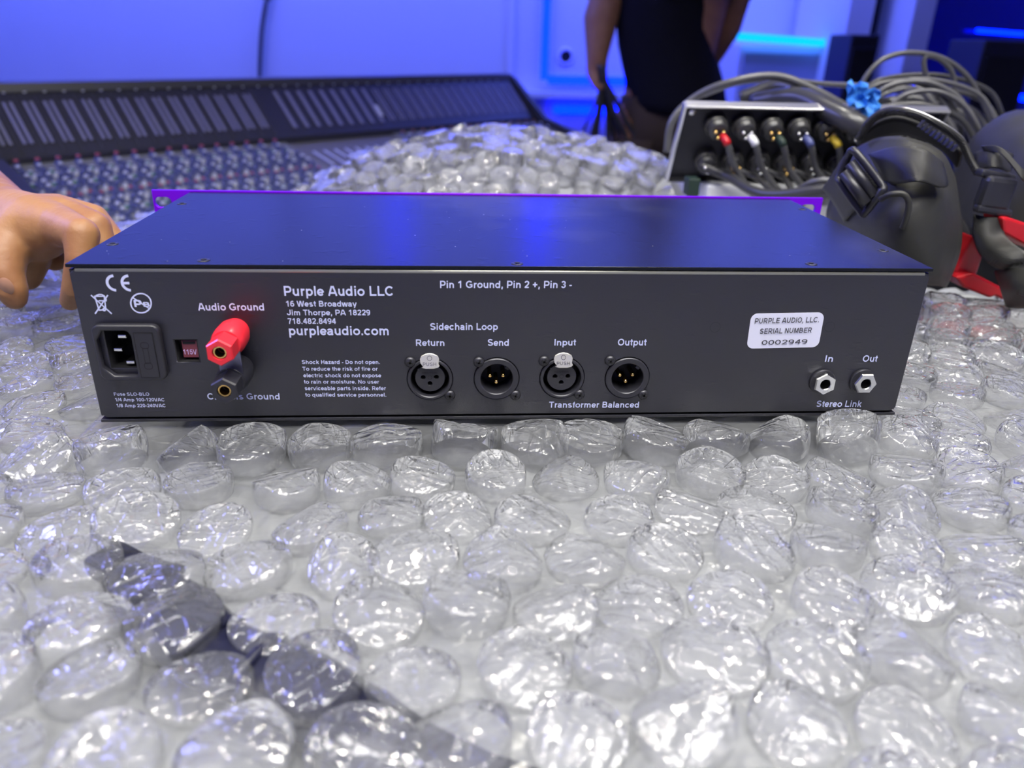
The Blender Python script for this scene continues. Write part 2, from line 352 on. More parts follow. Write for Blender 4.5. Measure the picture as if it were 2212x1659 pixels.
struct('wall_right', (XR+.1, (YF+YB)/2, (FLOOR+CEIL)/2), (.2, YB-YF, CEIL-FLOOR), M['wallside'])
# seam trim of the big wall
p = aty(1103, 100, YB); struct('trim_1', (p.x, YB-.012, (FLOOR+CEIL)/2), (.03, .024, CEIL-FLOOR), M['wall'])
def barpx(name, u0, v0, u1, v1, y, thick, depth, mat):
    """straight light strip on the wall between two points"""
    a, b = aty(u0, v0, y), aty(u1, v1, y); d = (b-a); L = d.length; ang = math.atan2(d.z, d.x)
    return MB().box((a+b)/2, (L, depth, thick), Matrix.Rotation(-ang, 3, 'Y'), .003)
# led frame panel
pl = empty('corner_light', aty(1175, 170, YB-.03), 'blue glowing corner light strip around the pale wall panel behind the person', 'light')
a = aty(1175, 172, YB-.03)
MB().box((a.x, a.y, (a.z+CEIL)/2), (.04, .02, CEIL-a.z), None, .004).build('vertical_strip', M['led'], pl)
b = aty(1352, 181, YB-.03)
MB().box(((a.x+b.x)/2+.02, a.y, a.z), (b.x-a.x, .02, .045), None, .004).build('horizontal_strip', M['led'], pl)
a2 = aty(1195, 237, YB-.03); b2 = aty(1362, 241, YB-.03)
tag(MB().box(((a2.x+b2.x)/2, a2.y, a2.z), (b2.x-a2.x, .02, .042), None, .004).build('led_strip', M['led']),
    'short low blue light strip below the corner strip, left of the person', 'light', 'blue light strips')
q = aty(850, 10, YB-.03)
tag(MB().box((q.x-.02, q.y, 1.25), (.04, .02, .85), None, .004).build('led_strip', M['led']), 'tall blue light strip high on the wall above the console, mirrored in the lid', 'light', 'blue light strips')
# shelf ledge between strips
p = aty(1260, 205, YB-.06); struct('trim_2', (p.x, YB-.06, p.z), (.75, .12, .03), M['wall'])
# round cable port
p = aty(1222, 122, YB)
g = MB().lathe([(.030, 0), (.030, .012), (.038, .014), (.044, .008), (.046, 0)], Matrix.Translation((p.x, YB, p.z)) @ Matrix.Rotation(R(90), 4, 'X'), 28, cap=False)
cpo = g.build('cable_port', M['wall'], None, True); tag(cpo, 'round black cable port in the pale wall panel left of the person', 'cable port')
MB().lathe([(.036, .004), (.036, .006)], Matrix.Translation((p.x, YB, p.z)) @ Matrix.Rotation(R(90), 4, 'X'), 28).build('opening', M['deep'], cpo)
# right side: cabinet panel with cyan bar
c0 = aty(1600, 96, 3.7); c1 = aty(1800, 96, 3.7)
cab = empty('wall_cabinet', (c0.x, 3.9, FLOOR), 'pale blue-lit low cabinet under the cyan light bar, right of the person', 'cabinet')
MB().box(((c0.x+c1.x)/2, 3.9, (FLOOR+c0.z)/2), (c1.x-c0.x, .40, c0.z-FLOOR), None, .006).build('body', M['wall'], cab)
MB().box(((c0.x+c1.x)/2, 3.69, (FLOOR+c0.z)/2), ((c1.x-c0.x)*.92, .02, (c0.z-FLOOR)*.94), None, .004).build('door', pm('cabinet_front', (.42, .44, .55), .5), cab)
lb = barpx('led_bar', 1594, 79, 1806, 95, 3.66, .036, .03, M['ledc']).build('led_strip', M['ledc'])
tag(lb, 'bright cyan horizontal light bar on the cabinet right of the person', 'light', 'blue light strips')
# white columns, mullion and window glass
def slab_px(name, u0, u1, v, y, depth, mat, z0=FLOOR, z1=CEIL, kind='structure'):
    a, b = aty(u0, v, y), aty(u1, v, y)
    return tag(MB().box(((a.x+b.x)/2, y+depth/2, (z0+z1)/2), (b.x-a.x, depth, z1-z0), None, .004).build(name, mat), kind=kind)
slab_px('trim_3', 1828, 1882, 60, 3.45, .6, M['wall'])
slab_px('trim_4', 1886, 1965, 60, 3.6, .4, pm('mullion_dark', (.05, .05, .06), .5))
slab_px('trim_5', 1966, 2012, 60, 3.3, .7, M['wall'])
w1 = slab_px('window_1', 2014, 2420, 60, 3.5, .012, M['glass'])
for i, (u0, v0, u1, v1, n_) in enumerate([(1975, 187, 2120, 201, 'left'), (2182, 208, 2290, 222, 'right')]):
    tag(barpx('led', u0, v0, u1, v1, 3.3, .028, .02, M['led']).build('led_strip', M['led']),
        ['low blue light strip in front of the dark window, behind the cable loops', 'low blue light strip at the right edge beside the tall black speaker'][i], 'light', 'blue light strips')
tag(barpx('led', 2110, 66, 2212, 74, 3.46, .016, .02, M['led']).build('led_strip', M['led']), 'thin dim blue light strip high on the dark window glass', 'light', 'blue light strips')
# tall slim speakers
for i, (u0, u1, vt, y, lab) in enumerate([(1842, 1903, 74, 2.9, 'slim tall black speaker column in front of the white wall column'),
                                          (2130, 2240, 86, 2.3, 'tall black speaker column at the right edge before the dark window')]):
    a, b = aty(u0, vt, y), aty(u1, vt, y); wd = b.x-a.x
    sp_ = empty('speaker', ((a.x+b.x)/2, y, FLOOR), lab, 'speaker', 'black speaker columns')
    MB().box(((a.x+b.x)/2, y+.1, (a.z+FLOOR)/2), (wd, .2, a.z-FLOOR), None, .006).build('enclosure', M['speaker'], sp_)
    MB().box(((a.x+b.x)/2, y-.006, a.z-.45), (wd*.86, .012, .8), None, .003).build('grille', M['nylon'], sp_)
# cable down the wall
pts = [Vector((aty(590, -60, YB-.03).x, YB-.03, CEIL-.002)), Vector((aty(586, -60, YB-.03).x, YB-.03, 1.30)), aty(578, -40, YB-.03), aty(575, 0, YB-.03), aty(566, 60, YB-.03), aty(562, 120, YB-.03), aty(560, 200, YB-.03), aty(556, 330, YB-.03)]
tag(MB().tube(smoothpath(pts, 5), .011, 8).build('cable', M['rubber'], None, True), 'single black cable hanging down the blue wall behind the console', 'cable')

# ------------------------------------------------------------------ table under everything
tt = empty('table', (0.3, .3, FLOOR), 'pale blue-grey table top beneath the bubble wrap and the connector panel', 'table')
TZ = -.052
tout = [(-.6, -.32), (.86, -.32), (.86, 1.0), (.12, 1.0), (-.16, .64), (-.33, .52), (-.35, .35), (-.6, .35)]
link('table_top', shape2d([tout], .04, bev=.002, M=Matrix.Translation((0, 0, TZ-.02))), M['table'], tt)
for x, y in ((-.52, -.25), (-.52, .2), (.78, -.25), (.78, .92), (.2, .92)):
    if 1:
        MB().box((x, y, (FLOOR+TZ-.04)/2), (.06, .06, TZ-.04-FLOOR)).build('leg', M['desk'], tt)

# ------------------------------------------------------------------ mixing console
P0 = Vector((-.8982, 1.2311, -.0487)); TH = R(44)
A_ = Vector((math.cos(TH), math.sin(TH), 0)); B_ = Vector((math.sin(TH), -math.cos(TH), 0)); Z_ = Vector((0, 0, 1)); CH = .038
SL = -.26
def cpt(n, t, z): return P0 + A_*(n*CH) + B_*t + Z_*z
def quadbox(n0, n1, prof):
    """prism: profile (t, z) extruded from channel n0 to n1"""
    k = len(prof); vs_ = [cpt(n0, t, z) for t, z in prof] + [cpt(n1, t, z) for t, z in prof]
    fs = [tuple(range(k)), tuple(range(2*k-1, k-1, -1))] + [((i+1) % k, i, k+i, k+(i+1) % k) for i in range(k)]
    return MB().add(vs_, fs)
con = empty('mixing_console', cpt(20, .3, FLOOR-P0.z), 'long dark mixing console with meter bridge and rows of small knobs behind the bubble wrap', 'mixing console')
NL, NC, NR = 16, 9.2, 16
NE = NL+NC+NR+.5
def face(t): return SL*t - .012
SURF = [(.0, face(0)), (.46, face(.46)), (.46, -.26), (.0, -.20)]
quadbox(-.6, NL+.1, SURF).build('channel_surface', M['deskgrey'], con)
quadbox(NL+.1, NL+NC, [(t, z-.004) for t, z in SURF]).build('centre_surface', pm('centre_plate', (.16, .155, .15), .5), con)
quadbox(NL+NC, NE, SURF).build('channel_surface', M['deskgrey'], con)
BT, BZ, BB = -.125, .118, .0      # bridge top (t, z)
quadbox(-.7, NE+.1, [(.0, -.02), (.0, .0), (BT, BZ), (BT-.03, BZ+.004), (BT-.10, BZ-.01), (BT-.10, -.25), (0, -.25)]).build('meter_bridge', M['desk'], con)
quadbox(-.8, NE+.2, [(BT+.008, BZ-.004), (BT+.002, BZ+.013), (BT-.03, BZ+.016), (BT-.03, BZ)]).build('top_rail', M['trim'], con)
quadbox(-1.6, -.6, [(-.25, .0), (BT-.02, BZ+.012), (BT+.01, BZ+.008), (.03, .004), (.50, face(.50)+.02), (.50, -.26), (-.25, -.3)]).build('side_cheek', M['desk'], con)
quadbox(NE, NE+.5, [(-.22, .0), (BT-.02, BZ+.008), (BT+.01, BZ+.004), (.03, .004), (.50, face(.50)+.02), (.50, -.26), (-.22, -.3)]).build('side_cheek', M['desk'], con)
for n0 in (1, 20, 39):
    q0 = cpt(n0, .2, 0); MB().box((q0.x, q0.y, (FLOOR-.3+P0.z)/2+.02), (.12, .3, -FLOOR-.32+P0.z+.1), Matrix.Rotation(TH, 3, 'Z')).build('pedestal', M['desk'], con)
# meters: local frame lying on the sloping face
fdir = (Z_*BZ + B_*BT).normalized(); fn = A_.cross(fdir); 
if fn.dot(B_) < 0: fn = -fn
FL_ = math.hypot(BT, BZ)
def onface(n, s, h=0): return P0 + A_*(n*CH) + fdir*(s*FL_) + fn*h
def fbox(n, s, w_, l_, h_, name, mat, parent, shared={}):
    key = (round(w_, 5), round(l_, 5), name)
    if key not in shared:
        mb = MB().box((0, 0, 0), (w_, h_, l_), None, min(w_, h_)*.3); me = bpy.data.meshes.new(name); me.from_pydata(mb.v, [], mb.f); me.materials.append(mat); shared[key] = me
    o = bpy.data.objects.new(name, shared[key]); col.objects.link(o)
    RM = Matrix((A_, -fn, fdir)).transposed().to_4x4(); RM.translation = onface(n, s, h_/2)
    o.parent = parent; o.matrix_parent_inverse = Matrix.Translation(-Vector(parent['_o'])) if '_o' in parent else parent.matrix_world.inverted()
    o.matrix_basis = RM
    return o
for ch in range(NL):
    for k in (-.17, .17): fbox(ch+.1+k, .50, .0065, FL_*.62, .0022, 'level_meter', M['meter'], con)
for ch in range(NL+1): fbox(ch-.4, .48, .0016, FL_*.86, .0022, 'divider', M['trim'], con)
for k in range(9): fbox(NL+1.3+k*.93, .50, .0105, FL_*.70, .0022, 'level_meter', M['meter'], con)
fbox(NL+NC+.35-.6, .38, .013, FL_*.22, .003, 'display', M['knobw'], con)
for ch in range(NR):
    for k in (-.17, .17): fbox(NL+NC+.6+ch+k, .50, .005, FL_*.66, .0022, 'level_meter', M['meter'], con)
for ch in range(NL+NR+8):
    fbox(ch*1.0+.2 if ch < NL else ch*1.02, .955, .006, .005, .003, 'lamp', M['knobw'], con)
# name plate in the centre of the rail, illegible in the photograph
for k in range(8): fbox(NL+4.1+k*.42, 1.03, .010, .007, .003, 'badge', M['knobw'], con)
# knobs
def knob_mesh(name, body, cap, r=.0062, h=.015):
    mb = MB().lathe([(r*1.15, 0), (r*1.05, h*.35), (r*.8, h*.4), (r*.72, h*.8)], Matrix(), 12, cap=False)
    n = len(mb.f); mb.lathe([(r*.72, h*.8), (r*.70, h), (r*.2, h*1.03)], Matrix(), 12)
    me = bpy.data.meshes.new(name); me.from_pydata(mb.v, [], mb.f); me.materials.append(body); me.materials.append(cap)
    for i, p_ in enumerate(me.polygons): p_.material_index = 0 if i < n else 1
    me.shade_smooth(); return me
KM = dict(b=knob_mesh('knob', M['knobg'], M['knobg']), w=knob_mesh('knob', M['knobg'], M['knobw']), r=knob_mesh('knob', M['knobg'], M['knobr'], .0066, .017),
          g=knob_mesh('knob', M['knobgr'], M['knobw'], .0045, .007), s=knob_mesh('knob', M['knobw'], M['knobw'], .0045, .008), rr=knob_mesh('knob', M['knobg'], M['knobr'], .0055, .011))
knobs = []
rows = [(.016, 'r', None)] + [(.040+.0215*i, None, i) for i in range(18)]
for t, typ, i in rows:
    for ch in range(NL):
        if typ: knobs.append((ch, t, 'r')); continue
        if i in (6, 13): ks = ('rr', 'rr')
        else: ks = [('w', 'g'), ('b', 's'), ('w', 'b'), ('g', 'w'), ('b', 'w'), ('s', 'b')][i % 6]
        for dx, k in zip((-.2, .26), ks): knobs.append((ch+dx+.05, t+(.008 if dx > 0 else 0), k))
for i in range(3):
    for ch in range(NR): knobs.append((NL+NC+.6+ch, .016+.03*i, 'a' if i == 0 else 'w'))
KM['a'] = knob_mesh('knob', M['knobg'], M['amber'], .006, .012)
def kmat(ch, t):
    up = (Z_ + B_*(-SL)).normalized(); fwd_ = up.cross(A_)
    RM = Matrix((A_, fwd_, up)).transposed().to_4x4(); RM.translation = cpt(ch, t, face(t)); return RM
def dcam(k): return (cpt(k[0], k[1], 0)-CAM).length
vis = [k for k in knobs if k[1] < .33 or k[0] > NL]; vis.sort(key=dcam)
# the largest knobs the photo shows: left field in front of the hand and ear
first = [k for k in vis if k[0] < NL and k[1] < .27][:290]; fs_ = set(map(id, first))
for k in first:
    o = bpy.data.objects.new('knob', KM[k[2]]); col.objects.link(o); par(o, con); o.matrix_basis = kmat(k[0], k[1])
bm = bmesh.new(); mats = [M['knobg'], M['knobw'], M['knobr'], M['knobgr'], M['amber']]
for k in knobs:
    if id(k) in fs_: continue
    src = KM[k[2]]; tmp = src.copy(); tmp.transform(kmat(k[0], k[1]))
    mp_ = [mats.index(mm) for mm in src.materials]; n0 = len(bm.faces); bm.from_mesh(tmp); bm.faces.ensure_lookup_table()
    for f in bm.faces[n0:]: f.material_index = mp_[f.material_index]
    bpy.data.meshes.remove(tmp)
me = bpy.data.meshes.new('small_knobs'); bm.to_mesh(me); bm.free()
for mm in mats: me.materials.append(mm)
o = bpy.data.objects.new('small_knobs', me); col.objects.link(o); par(o, con); o['kind'] = 'stuff'
# centre faders
for k in range(9):
    RMt = cpt(NL+.8+k*.85, .12, face(.12)+.004)
    MB().box(RMt, (.004, .085, .004), Matrix.Rotation(TH, 3, 'Z') @ Matrix.Rotation(math.atan(-SL)*1, 3, 'X')).build('fader_slot', M['knobw'], con)

# ------------------------------------------------------------------ stroke lettering (heavy grotesque)
def E(cx, cy2, rx, ry, a0, a1, n=14): return [(cx+rx*math.cos(R(a0+(a1-a0)*k/n)), cy2+ry*math.sin(R(a0+(a1-a0)*k/n))) for k in range(n+1)]
def C(cx, cy2, rx, ry, n=22): return ('c', [(cx+rx*math.cos(2*math.pi*k/n), cy2+ry*math.sin(2*math.pi*k/n)) for k in range(n)])
h = .09; T = 1-h; X = .725-h
n_arch = lambda x0, x1: [(x0, .02), (x0, .42)] and (E((x0+x1)/2, .40, (x1-x0)/2, X-.40, 180, 0, 12) + [(x1, 0)])
G = {
'A': (1.008, [[(.10, 0), (.44, 1)], [(.57, 1), (.91, 0)], [(.26, .30), (.75, .30)], [(.40, T), (.61, T)]]),
'B': (1.008, [[(.2, 0), (.2, 1)], [(.2, T)]+E(.56, .715, .20, .195, 90, -90, 10)+[(.2, .52)], [(.2, .52)]+E(.59, .305, .24, .215, 90, -90, 10)+[(.2, h)]]),
'C': (1.008, [E(.53, .5, .40, .41, 42, 318, 22)]),
'D': (1.008, [[(.2, 0), (.2, 1)], [(.2, T), (.48, T)]+E(.48, .5, .36, .41, 80, -80, 14)+[(.48, h), (.2, h)]]),
'E': (.931, [[(.2, 0), (.2, 1)], [(.2, T), (.84, T)], [(.2, .51), (.79, .51)], [(.2, h), (.86, h)]]),
'F': (.853, [[(.2, 0), (.2, 1)], [(.2, T), (.80, T)], [(.2, .50), (.70, .50)]]),
'G': (1.086, [E(.55, .5, .42, .41, 45, 320, 22)+[(.90, .22), (.90, .45)], [(.58, .45), (.98, .45)]]),
'H': (1.008, [[(.2, 0), (.2, 1)], [(.81, 0), (.81, 1)], [(.2, .52), (.81, .52)]]),
'I': (.388, [[(.195, 0), (.195, 1)]]),
'J': (.777, [[(.60, 1), (.60, .33)]+E(.35, .33, .25, .24, 0, -180, 12)+[(.10, .36)]]),
'K': (1.008, [[(.2, 0), (.2, 1)], [(.24, .36), (.86, 1)], [(.46, .58), (.92, 0)]]),
'L': (.853, [[(.2, 0), (.2, 1)], [(.2, h), (.82, h)]]),
'M': (1.163, [[(.19, 0), (.19, 1)], [(.97, 0), (.97, 1)], [(.25, .98), (.58, .05)], [(.91, .98), (.58, .05)]]),
'N': (1.008, [[(.19, 0), (.19, 1)], [(.81, 0), (.81, 1)], [(.22, .95), (.79, .05)]]),
'O': (1.086, [C(.543, .5, .415, .42)]),
'P': (.931, [[(.2, 0), (.2, 1)], [(.2, T)]+E(.57, .655, .24, .255, 90, -90, 12)+[(.2, .40)]]),
'R': (1.008, [[(.2, 0), (.2, 1)], [(.2, T)]+E(.60, .675, .22, .235, 90, -90, 12)+[(.2, .44)], [(.52, .42), (.88, 0)]]),
'S': (.931, [E(.46, .715, .30, .195, 22, 225, 14)+[(.30, .56), (.62, .44)]+E(.46, .285, .33, .195, 50, -158, 14)]),
'T': (.853, [[(.427, 0), (.427, 1)], [(.03, T), (.82, T)]]),
'U': (1.008, [[(.19, 1), (.19, .40)]+E(.50, .40, .31, .31, 180, 360, 14)+[(.81, 1)]]),
'V': (.931, [[(.10, 1), (.43, 0)], [(.83, 1), (.50, 0)]]),
'W': (1.318, [[(.10, 1), (.36, 0)], [(.40, 0), (.63, 1)], [(.69, 1), (.92, 0)], [(.96, 0), (1.22, 1)]]),
'a': (.777, [E(.35, .47, .23, X-.47, 165, 0, 10)+[(.58, .12), (.63, 0)], [(.58, .42), (.40, .37)]+E(.30, .22, .19, .14, 85, 300, 12)+[(.46, .10), (.58, .22)]]),
'b': (.853, [[(.19, 0), (.19, 1)], C(.46, .36, .27, .275)]),
'c': (.777, [E(.40, .36, .29, .275, 42, 318, 18)]),
'd': (.853, [[(.66, 0), (.66, 1)], C(.39, .36, .27, .275)]),
'e': (.777, [[(.14, .345), (.66, .345)], E(.39, .36, .28, .275, -3, 325, 20)]),
'f': (.465, [[(.24, 0), (.24, .76)]+E(.40, .76, .16, .155, 180, 95, 6), [(.03, .645), (.44, .645)]]),
'h': (.853, [[(.19, 0), (.19, 1)], E(.43, .40, .23, .235, 170, 0, 12)+[(.66, 0)]]),
'i': (.388, [[(.195, 0), (.195, .725)], [(.195, .83), (.195, 1)]]),
'j': (.388, [[(.195, .725), (.195, -.10)]+E(.05, -.10, .145, .10, 0, -80, 6), [(.195, .83), (.195, 1)]]),
'k': (.777, [[(.19, 0), (.19, 1)], [(.22, .25), (.64, .72)], [(.38, .42), (.68, 0)]]),
'l': (.388, [[(.195, 0), (.195, 1)]]),
'm': (1.242, [[(.19, 0), (.19, .725)], E(.405, .42, .205, .215, 170, 0, 10)+[(.61, 0)], E(.83, .42, .21, .215, 170, 0, 10)+[(1.04, 0)]]),
'n': (.853, [[(.19, 0), (.19, .725)], E(.43, .40, .23, .235, 170, 0, 12)+[(.66, 0)]]),
'o': (.853, [C(.427, .36, .30, .275)]),
'p': (.853, [[(.19, -.27), (.19, .72)], C(.46, .36, .27, .275)]),
'q': (.853, [[(.66, -.27), (.66, .72)], C(.39, .36, .27, .275)]),
'r': (.543, [[(.19, 0), (.19, .725)], E(.42, .42, .23, .21, 170, 70, 8)]),
's': (.777, [E(.37, .52, .22, .12, 25, 215, 10)+[(.30, .40), (.46, .32)]+E(.38, .205, .25, .12, 55, -155, 10)]),
't': (.465, [[(.24, .93), (.24, .22)]+E(.37, .20, .13, .115, 180, 275, 6), [(.03, .645), (.44, .645)]]),
'u': (.853, [[(.66, 0), (.66, .725)], [(.19, .725), (.19, .32)]+E(.42, .32, .23, .235, 180, 350, 12)]),
'v': (.777, [[(.10, .725), (.36, 0)], [(.68, .725), (.42, 0)]]),
'w': (1.086, [[(.09, .725), (.30, 0)], [(.33, 0), (.52, .725)], [(.57, .725), (.76, 0)], [(.79, 0), (1.0, .725)]]),
'x': (.777, [[(.10, .725), (.68, 0)], [(.68, .725), (.10, 0)]]),
'y': (.777, [[(.10, .725), (.38, .03)], [(.68, .725), (.42, 0)]+E(.27, -.03, .13, .15, -10, -100, 6)]),
'z': (.698, [[(.07, X), (.62, X)], [(.57, X), (.12, h)], [(.06, h), (.64, h)]]),
'0': (.777, [C(.388, .5, .27, .42)]),
'1': (.777, [[(.46, 0), (.46, 1)], [(.14, .70), (.44, .90)]]),
'2': (.777, [E(.39, .68, .25, .235, 165, -20, 12)+[(.52, .45), (.18, .14)], [(.08, h), (.69, h)]]),
'3': (.777, [E(.36, .70, .23, .205, 160, -80, 12)+[(.38, .52)]+E(.37, .30, .25, .215, 80, -165, 14)]),
'4': (.777, [[(.53, 0), (.53, 1)], [(.50, .93), (.10, .36)], [(.07, .30), (.72, .30)]]),
'5': (.777, [[(.64, T), (.24, T)], [(.24, T), (.17, .50)]+E(.38, .34, .26, .25, 125, -165, 16)]),
'7': (.777, [[(.08, T), (.70, T)], [(.64, .86), (.42, .42), (.33, 0)]]),
'8': (.777, [C(.388, .72, .21, .20), C(.388, .30, .26, .225)]),
'9': (.777, [C(.375, .66, .255, .25), [(.63, .66)]+E(.32, .42, .31, .34, 10, -110, 12)]),
'6': (.777, [C(.40, .34, .255, .25), [(.145, .34)]+E(.46, .58, .31, .34, 190, 60, 12)]),
'.': (.388, [[(.19, 0), (.19, .19)]]), ',': (.388, [[(.19, .19), (.20, 0), (.13, -.18)]]),
'-': (.465, [[(.06, .36), (.41, .36)]]), '+': (.816, [[(.08, .46), (.74, .46)], [(.41, .13), (.41, .79)]]), '/': (.388, [[(.02, -.02), (.36, 1.02)]]),
' ': (.388, [])}
def ribbon(pts, hw, closed=False):
    P_ = [Vector(p) for p in pts]; n = len(P_); L_ = []; R2 = []
    for i in range(n):
        a = P_[i-1] if (i > 0 or closed) else None; b = P_[(i+1) % n] if (i < n-1 or closed) else None
        d1 = (P_[i]-a).normalized() if a is not None else (b-P_[i]).normalized(); d2 = (b-P_[i]).normalized() if b is not None else d1
        n1 = Vector((-d1.y, d1.x)); n2 = Vector((-d2.y, d2.x)); m_ = (n1+n2)
        if m_.length < 1e-6: m_ = n1
        m_.normalize(); k = min(1/max(.35, m_.dot(n1)), 1.8)
        L_.append(P_[i]+m_*hw*k); R2.append(P_[i]-m_*hw*k)
    vs_ = L_+R2; fs = [(i, n+i, n+(i+1) % n, (i+1) % n) for i in range(n if closed else n-1)]
    return vs_, fs
class Lay(list):
    def __init__(s, *a): super().__init__(*a); s.lay = []
LSTEP = .000018     # strokes of a glyph are stacked a hair apart, as thick ink is
def text_geo(s, pen=h, wide=1.0):
    """flat text: cap height 1; returns verts (x, z), faces, width"""
    V, F, x = Lay(), [], 0
    for gi, ch in enumerate(s):
        adv, st = G[ch]
        for ki, k in enumerate(st):
            cl = isinstance(k, tuple); pts = k[1] if cl else k
            v, f = ribbon(pts, pen, cl); n = len(V); V += [(p.x+x, p.y) for p in v]; V.lay += [ki+4*(gi % 2)]*len(v); F += [tuple(i+n for i in q) for q in f]
        x += adv
    x0 = min(v[0] for v in V); x1 = max(v[0] for v in V)
    W_ = Lay((v[0]-x0, v[1]) for v in V); W_.lay = V.lay
    return W_, F, x1-x0
def letters(s, ul, ur, vb, vt, parent, mat=None, y=-.0003, vb2=None, pen=h, name='lettering'):
    """text on the back panel between image columns ul..ur, baseline vb and cap top vt of the photograph"""
    V, F, wd = text_geo(s, pen)
    a = aty(ul, vb, 0); b = aty(ur, vb2 if vb2 else vb, 0)
    t = aty(ul, vt, 0); hh = t.z-a.z
    dx = (b-a); vs_ = []
    for (x, z), l_ in zip(V, V.lay): vs_.append((a.x+dx.x*x/wd, y-LSTEP*l_, a.z+dx.z*x/wd+hh*z))
    return mk(name, vs_, F, mat or M['ink'], parent)

# ------------------------------------------------------------------ the rack unit
LW, D, H = .4305, .1862, .0844
HX = LW/2
un = empty('rack_unit', (0, .09, 0), 'black two-space rack audio unit, rear side facing, with purple front panel, lying on bubble wrap', 'audio unit')
SX = [aty(928.9, 818.5, 0), aty(1072.8, 817.8, 0), aty(1214, 816.2, 0), aty(1354.9, 816.2, 0)]
JX = [aty(1782.2, 829.9, -.004), aty(1869.7, 828.6, -.004)]
iec0 = Vector((aty(217, 815, -.004).x+.0012, 0, aty(288, 823, -.004).z+.0025)); iec1 = Vector((aty(361, 815, -.004).x-.0008, 0, aty(270, 703, -.004).z-.0012))
vs0, vs1 = aty(383, 782.6, 0), aty(425, 733.6, 0)
pz0, pz1 = .0028, H-.0030     # rear panel between bottom plate and lid
ihx0, ihx1, ihz0, ihz1 = iec0.x+.003, iec1.x-.003, iec0.z+.003, iec1.z-.003
loops = [[(-HX+.0012, pz0+.002), (-HX+.004, pz0), (HX-.004, pz0), (HX-.0012, pz0+.002), (HX-.0012, pz1-.002), (HX-.003, pz1), (-HX+.003, pz1), (-HX+.0012, pz1-.002)],
         rect(ihx0, ihz0, ihx1, ihz1), rect(vs0.x, vs0.z, vs1.x, vs1.z)]
for s_ in SX: loops.append(circ(s_.x, s_.z, .0118, 40))
for j in JX: loops.append(circ(j.x, j.z, .0045, 20))
rp_ = link('rear_panel', shape2d(loops, .0018, 0, .00045), M['panel'], un)
# bent top edge of the chassis, its highlight put in as a pale colour
MB().tube([(-HX+.004, .0012, pz1-.0002), (HX-.004, .0012, pz1-.0002)], .0013, 10).build('folded_edge', pm('edge_highlight', (.34, .34, .30), .3, .6), un, True)
MB().box((0, D/2+.001, (pz0+pz1)/2), (LW-.004, .001, pz1-pz0-.004)).v
inner = MB().box((0, D/2, .0035), (LW-.004, D-.004, .001)); inner.build('inner_tray', M['deep'], un)
for sx in (-1, 1):
    MB().box((sx*(HX-.0012), D/2+.001, (pz0+pz1)/2), (.0016, D-.002, pz1-pz0), None, .0003).build('side_panel', M['panel'], un)
MB().box((0, D/2, H-.00085), (LW, D, .0017), None, .0003).build('lid', M['lid'], un)
MB().box((0, D/2, .0008), (LW-.001, D, .0016), None, .0003).build('bottom_plate', M['panel'], un)
MB().box((0, .010, H-.0024), (LW-.006, .014, .0012)).build('lid_flange', M['deep'], un)
# purple front panel with slotted ears
PW, PH = .4826, .088
def slot(cx, cz, w_=.0115, h_=.0072): return rect(cx-w_/2, cz-h_/2, cx+w_/2, cz+h_/2, h_/2*.98, 6)
fl = [rect(-PW/2, -.0028, PW/2, PH-.0028+.0002)]
for sx in (-1, 1):
    for cz in (.0760, .0092): fl.append(slot(sx*(PW/2-.0085)-.0018, cz+.0010))
fp = link('front_panel', shape2d(fl, .0032, D+.0002, .0003), M['purple'], un)
# lid screws
for i, (u, v) in enumerate([(243, 527), (440, 562), (1117, 569.5), (1752, 570), (1907, 541), (393, 440), (1733, 452)]):
    q = atz(u, v, H)
    mm = Matrix.Translation((q.x, q.y, H))
    MB().lathe([(.0031, -.0001), (.0031, .00015), (.0022, .0003), (.0012, .0002), (.0010, -.0003)], mm, 20).build('lid_screw', M['screw'], un, True)
    for a in (0, 90): MB().box((q.x, q.y, H+.00028), (.0026, .0005, .0002), Matrix.Rotation(R(a+20), 3, 'Z')).build('slot', M['deep'], un)
# lettering, as printed
TX = [('Audio Ground', 428.9, 571.3, 670.3, 654.5), ('Fuse SLO-BLO', 247.2, 323.6, 854, 847.2), ('1/4 Amp 100-120VAC', 249.9, 356, 866.3, 859.1),
 ('1/8 Amp 220-240VAC', 252.8, 358.4, 879, 871.7), ('Chassis Ground', 449.2, 605, 862.4, 848.9), ('Purple Audio LLC', 614.7, 849.1, 638.5, 617.3),
 ('16 West Broadway', 618.5, 771.1, 661.8, 649.4), ('Jim Thorpe, PA 18229', 620.3, 800, 680.6, 668.4), ('718.482.8494', 622.6, 726.1, 699.1, 686.9),
 ('purpleaudio.com', 625.3, 840, 723.5, 703.6), ('Pin 1 Ground, Pin 2 +, Pin 3 -', 950.8, 1234.6, 621.8, 606), ('Sidechain Loop', 929.6, 1075.4, 712.2, 697.5),
 ('Return', 898.8, 960, 746.8, 732.6), ('Send', 1053.6, 1098.8, 746.6, 731.9), ('Input', 1197.3, 1243.7, 745.9, 731.9), ('Output', 1333.9, 1395.6, 745.9, 731.4),
 ('Transformer Balanced', 1185.8, 1379.3, 880, 867), ('Shock Hazard - Do not open.', 652.7, 821, 785.7, 777.2), ('To reduce the risk of fire or', 653.8, 816.3, 800.2, 791.7),
 ('electric shock do not expose', 655.8, 823.8, 814.4, 806), ('to rain or moisture. No user', 657, 819.3, 828.2, 819.9), ('serviceable parts inside. Refer', 658.8, 834, 842.2, 833.8),
 ('to qualified service personnel.', 659.9, 834.4, 856.2, 847.9), ('In', 1781, 1797.6, 780.9, 767), ('Out', 1861.8, 1893.6, 780.9, 767), ('Stereo Link', 1762.3, 1859.3, 878.4, 864.7)]
for t in TX: letters(*t, parent=un)
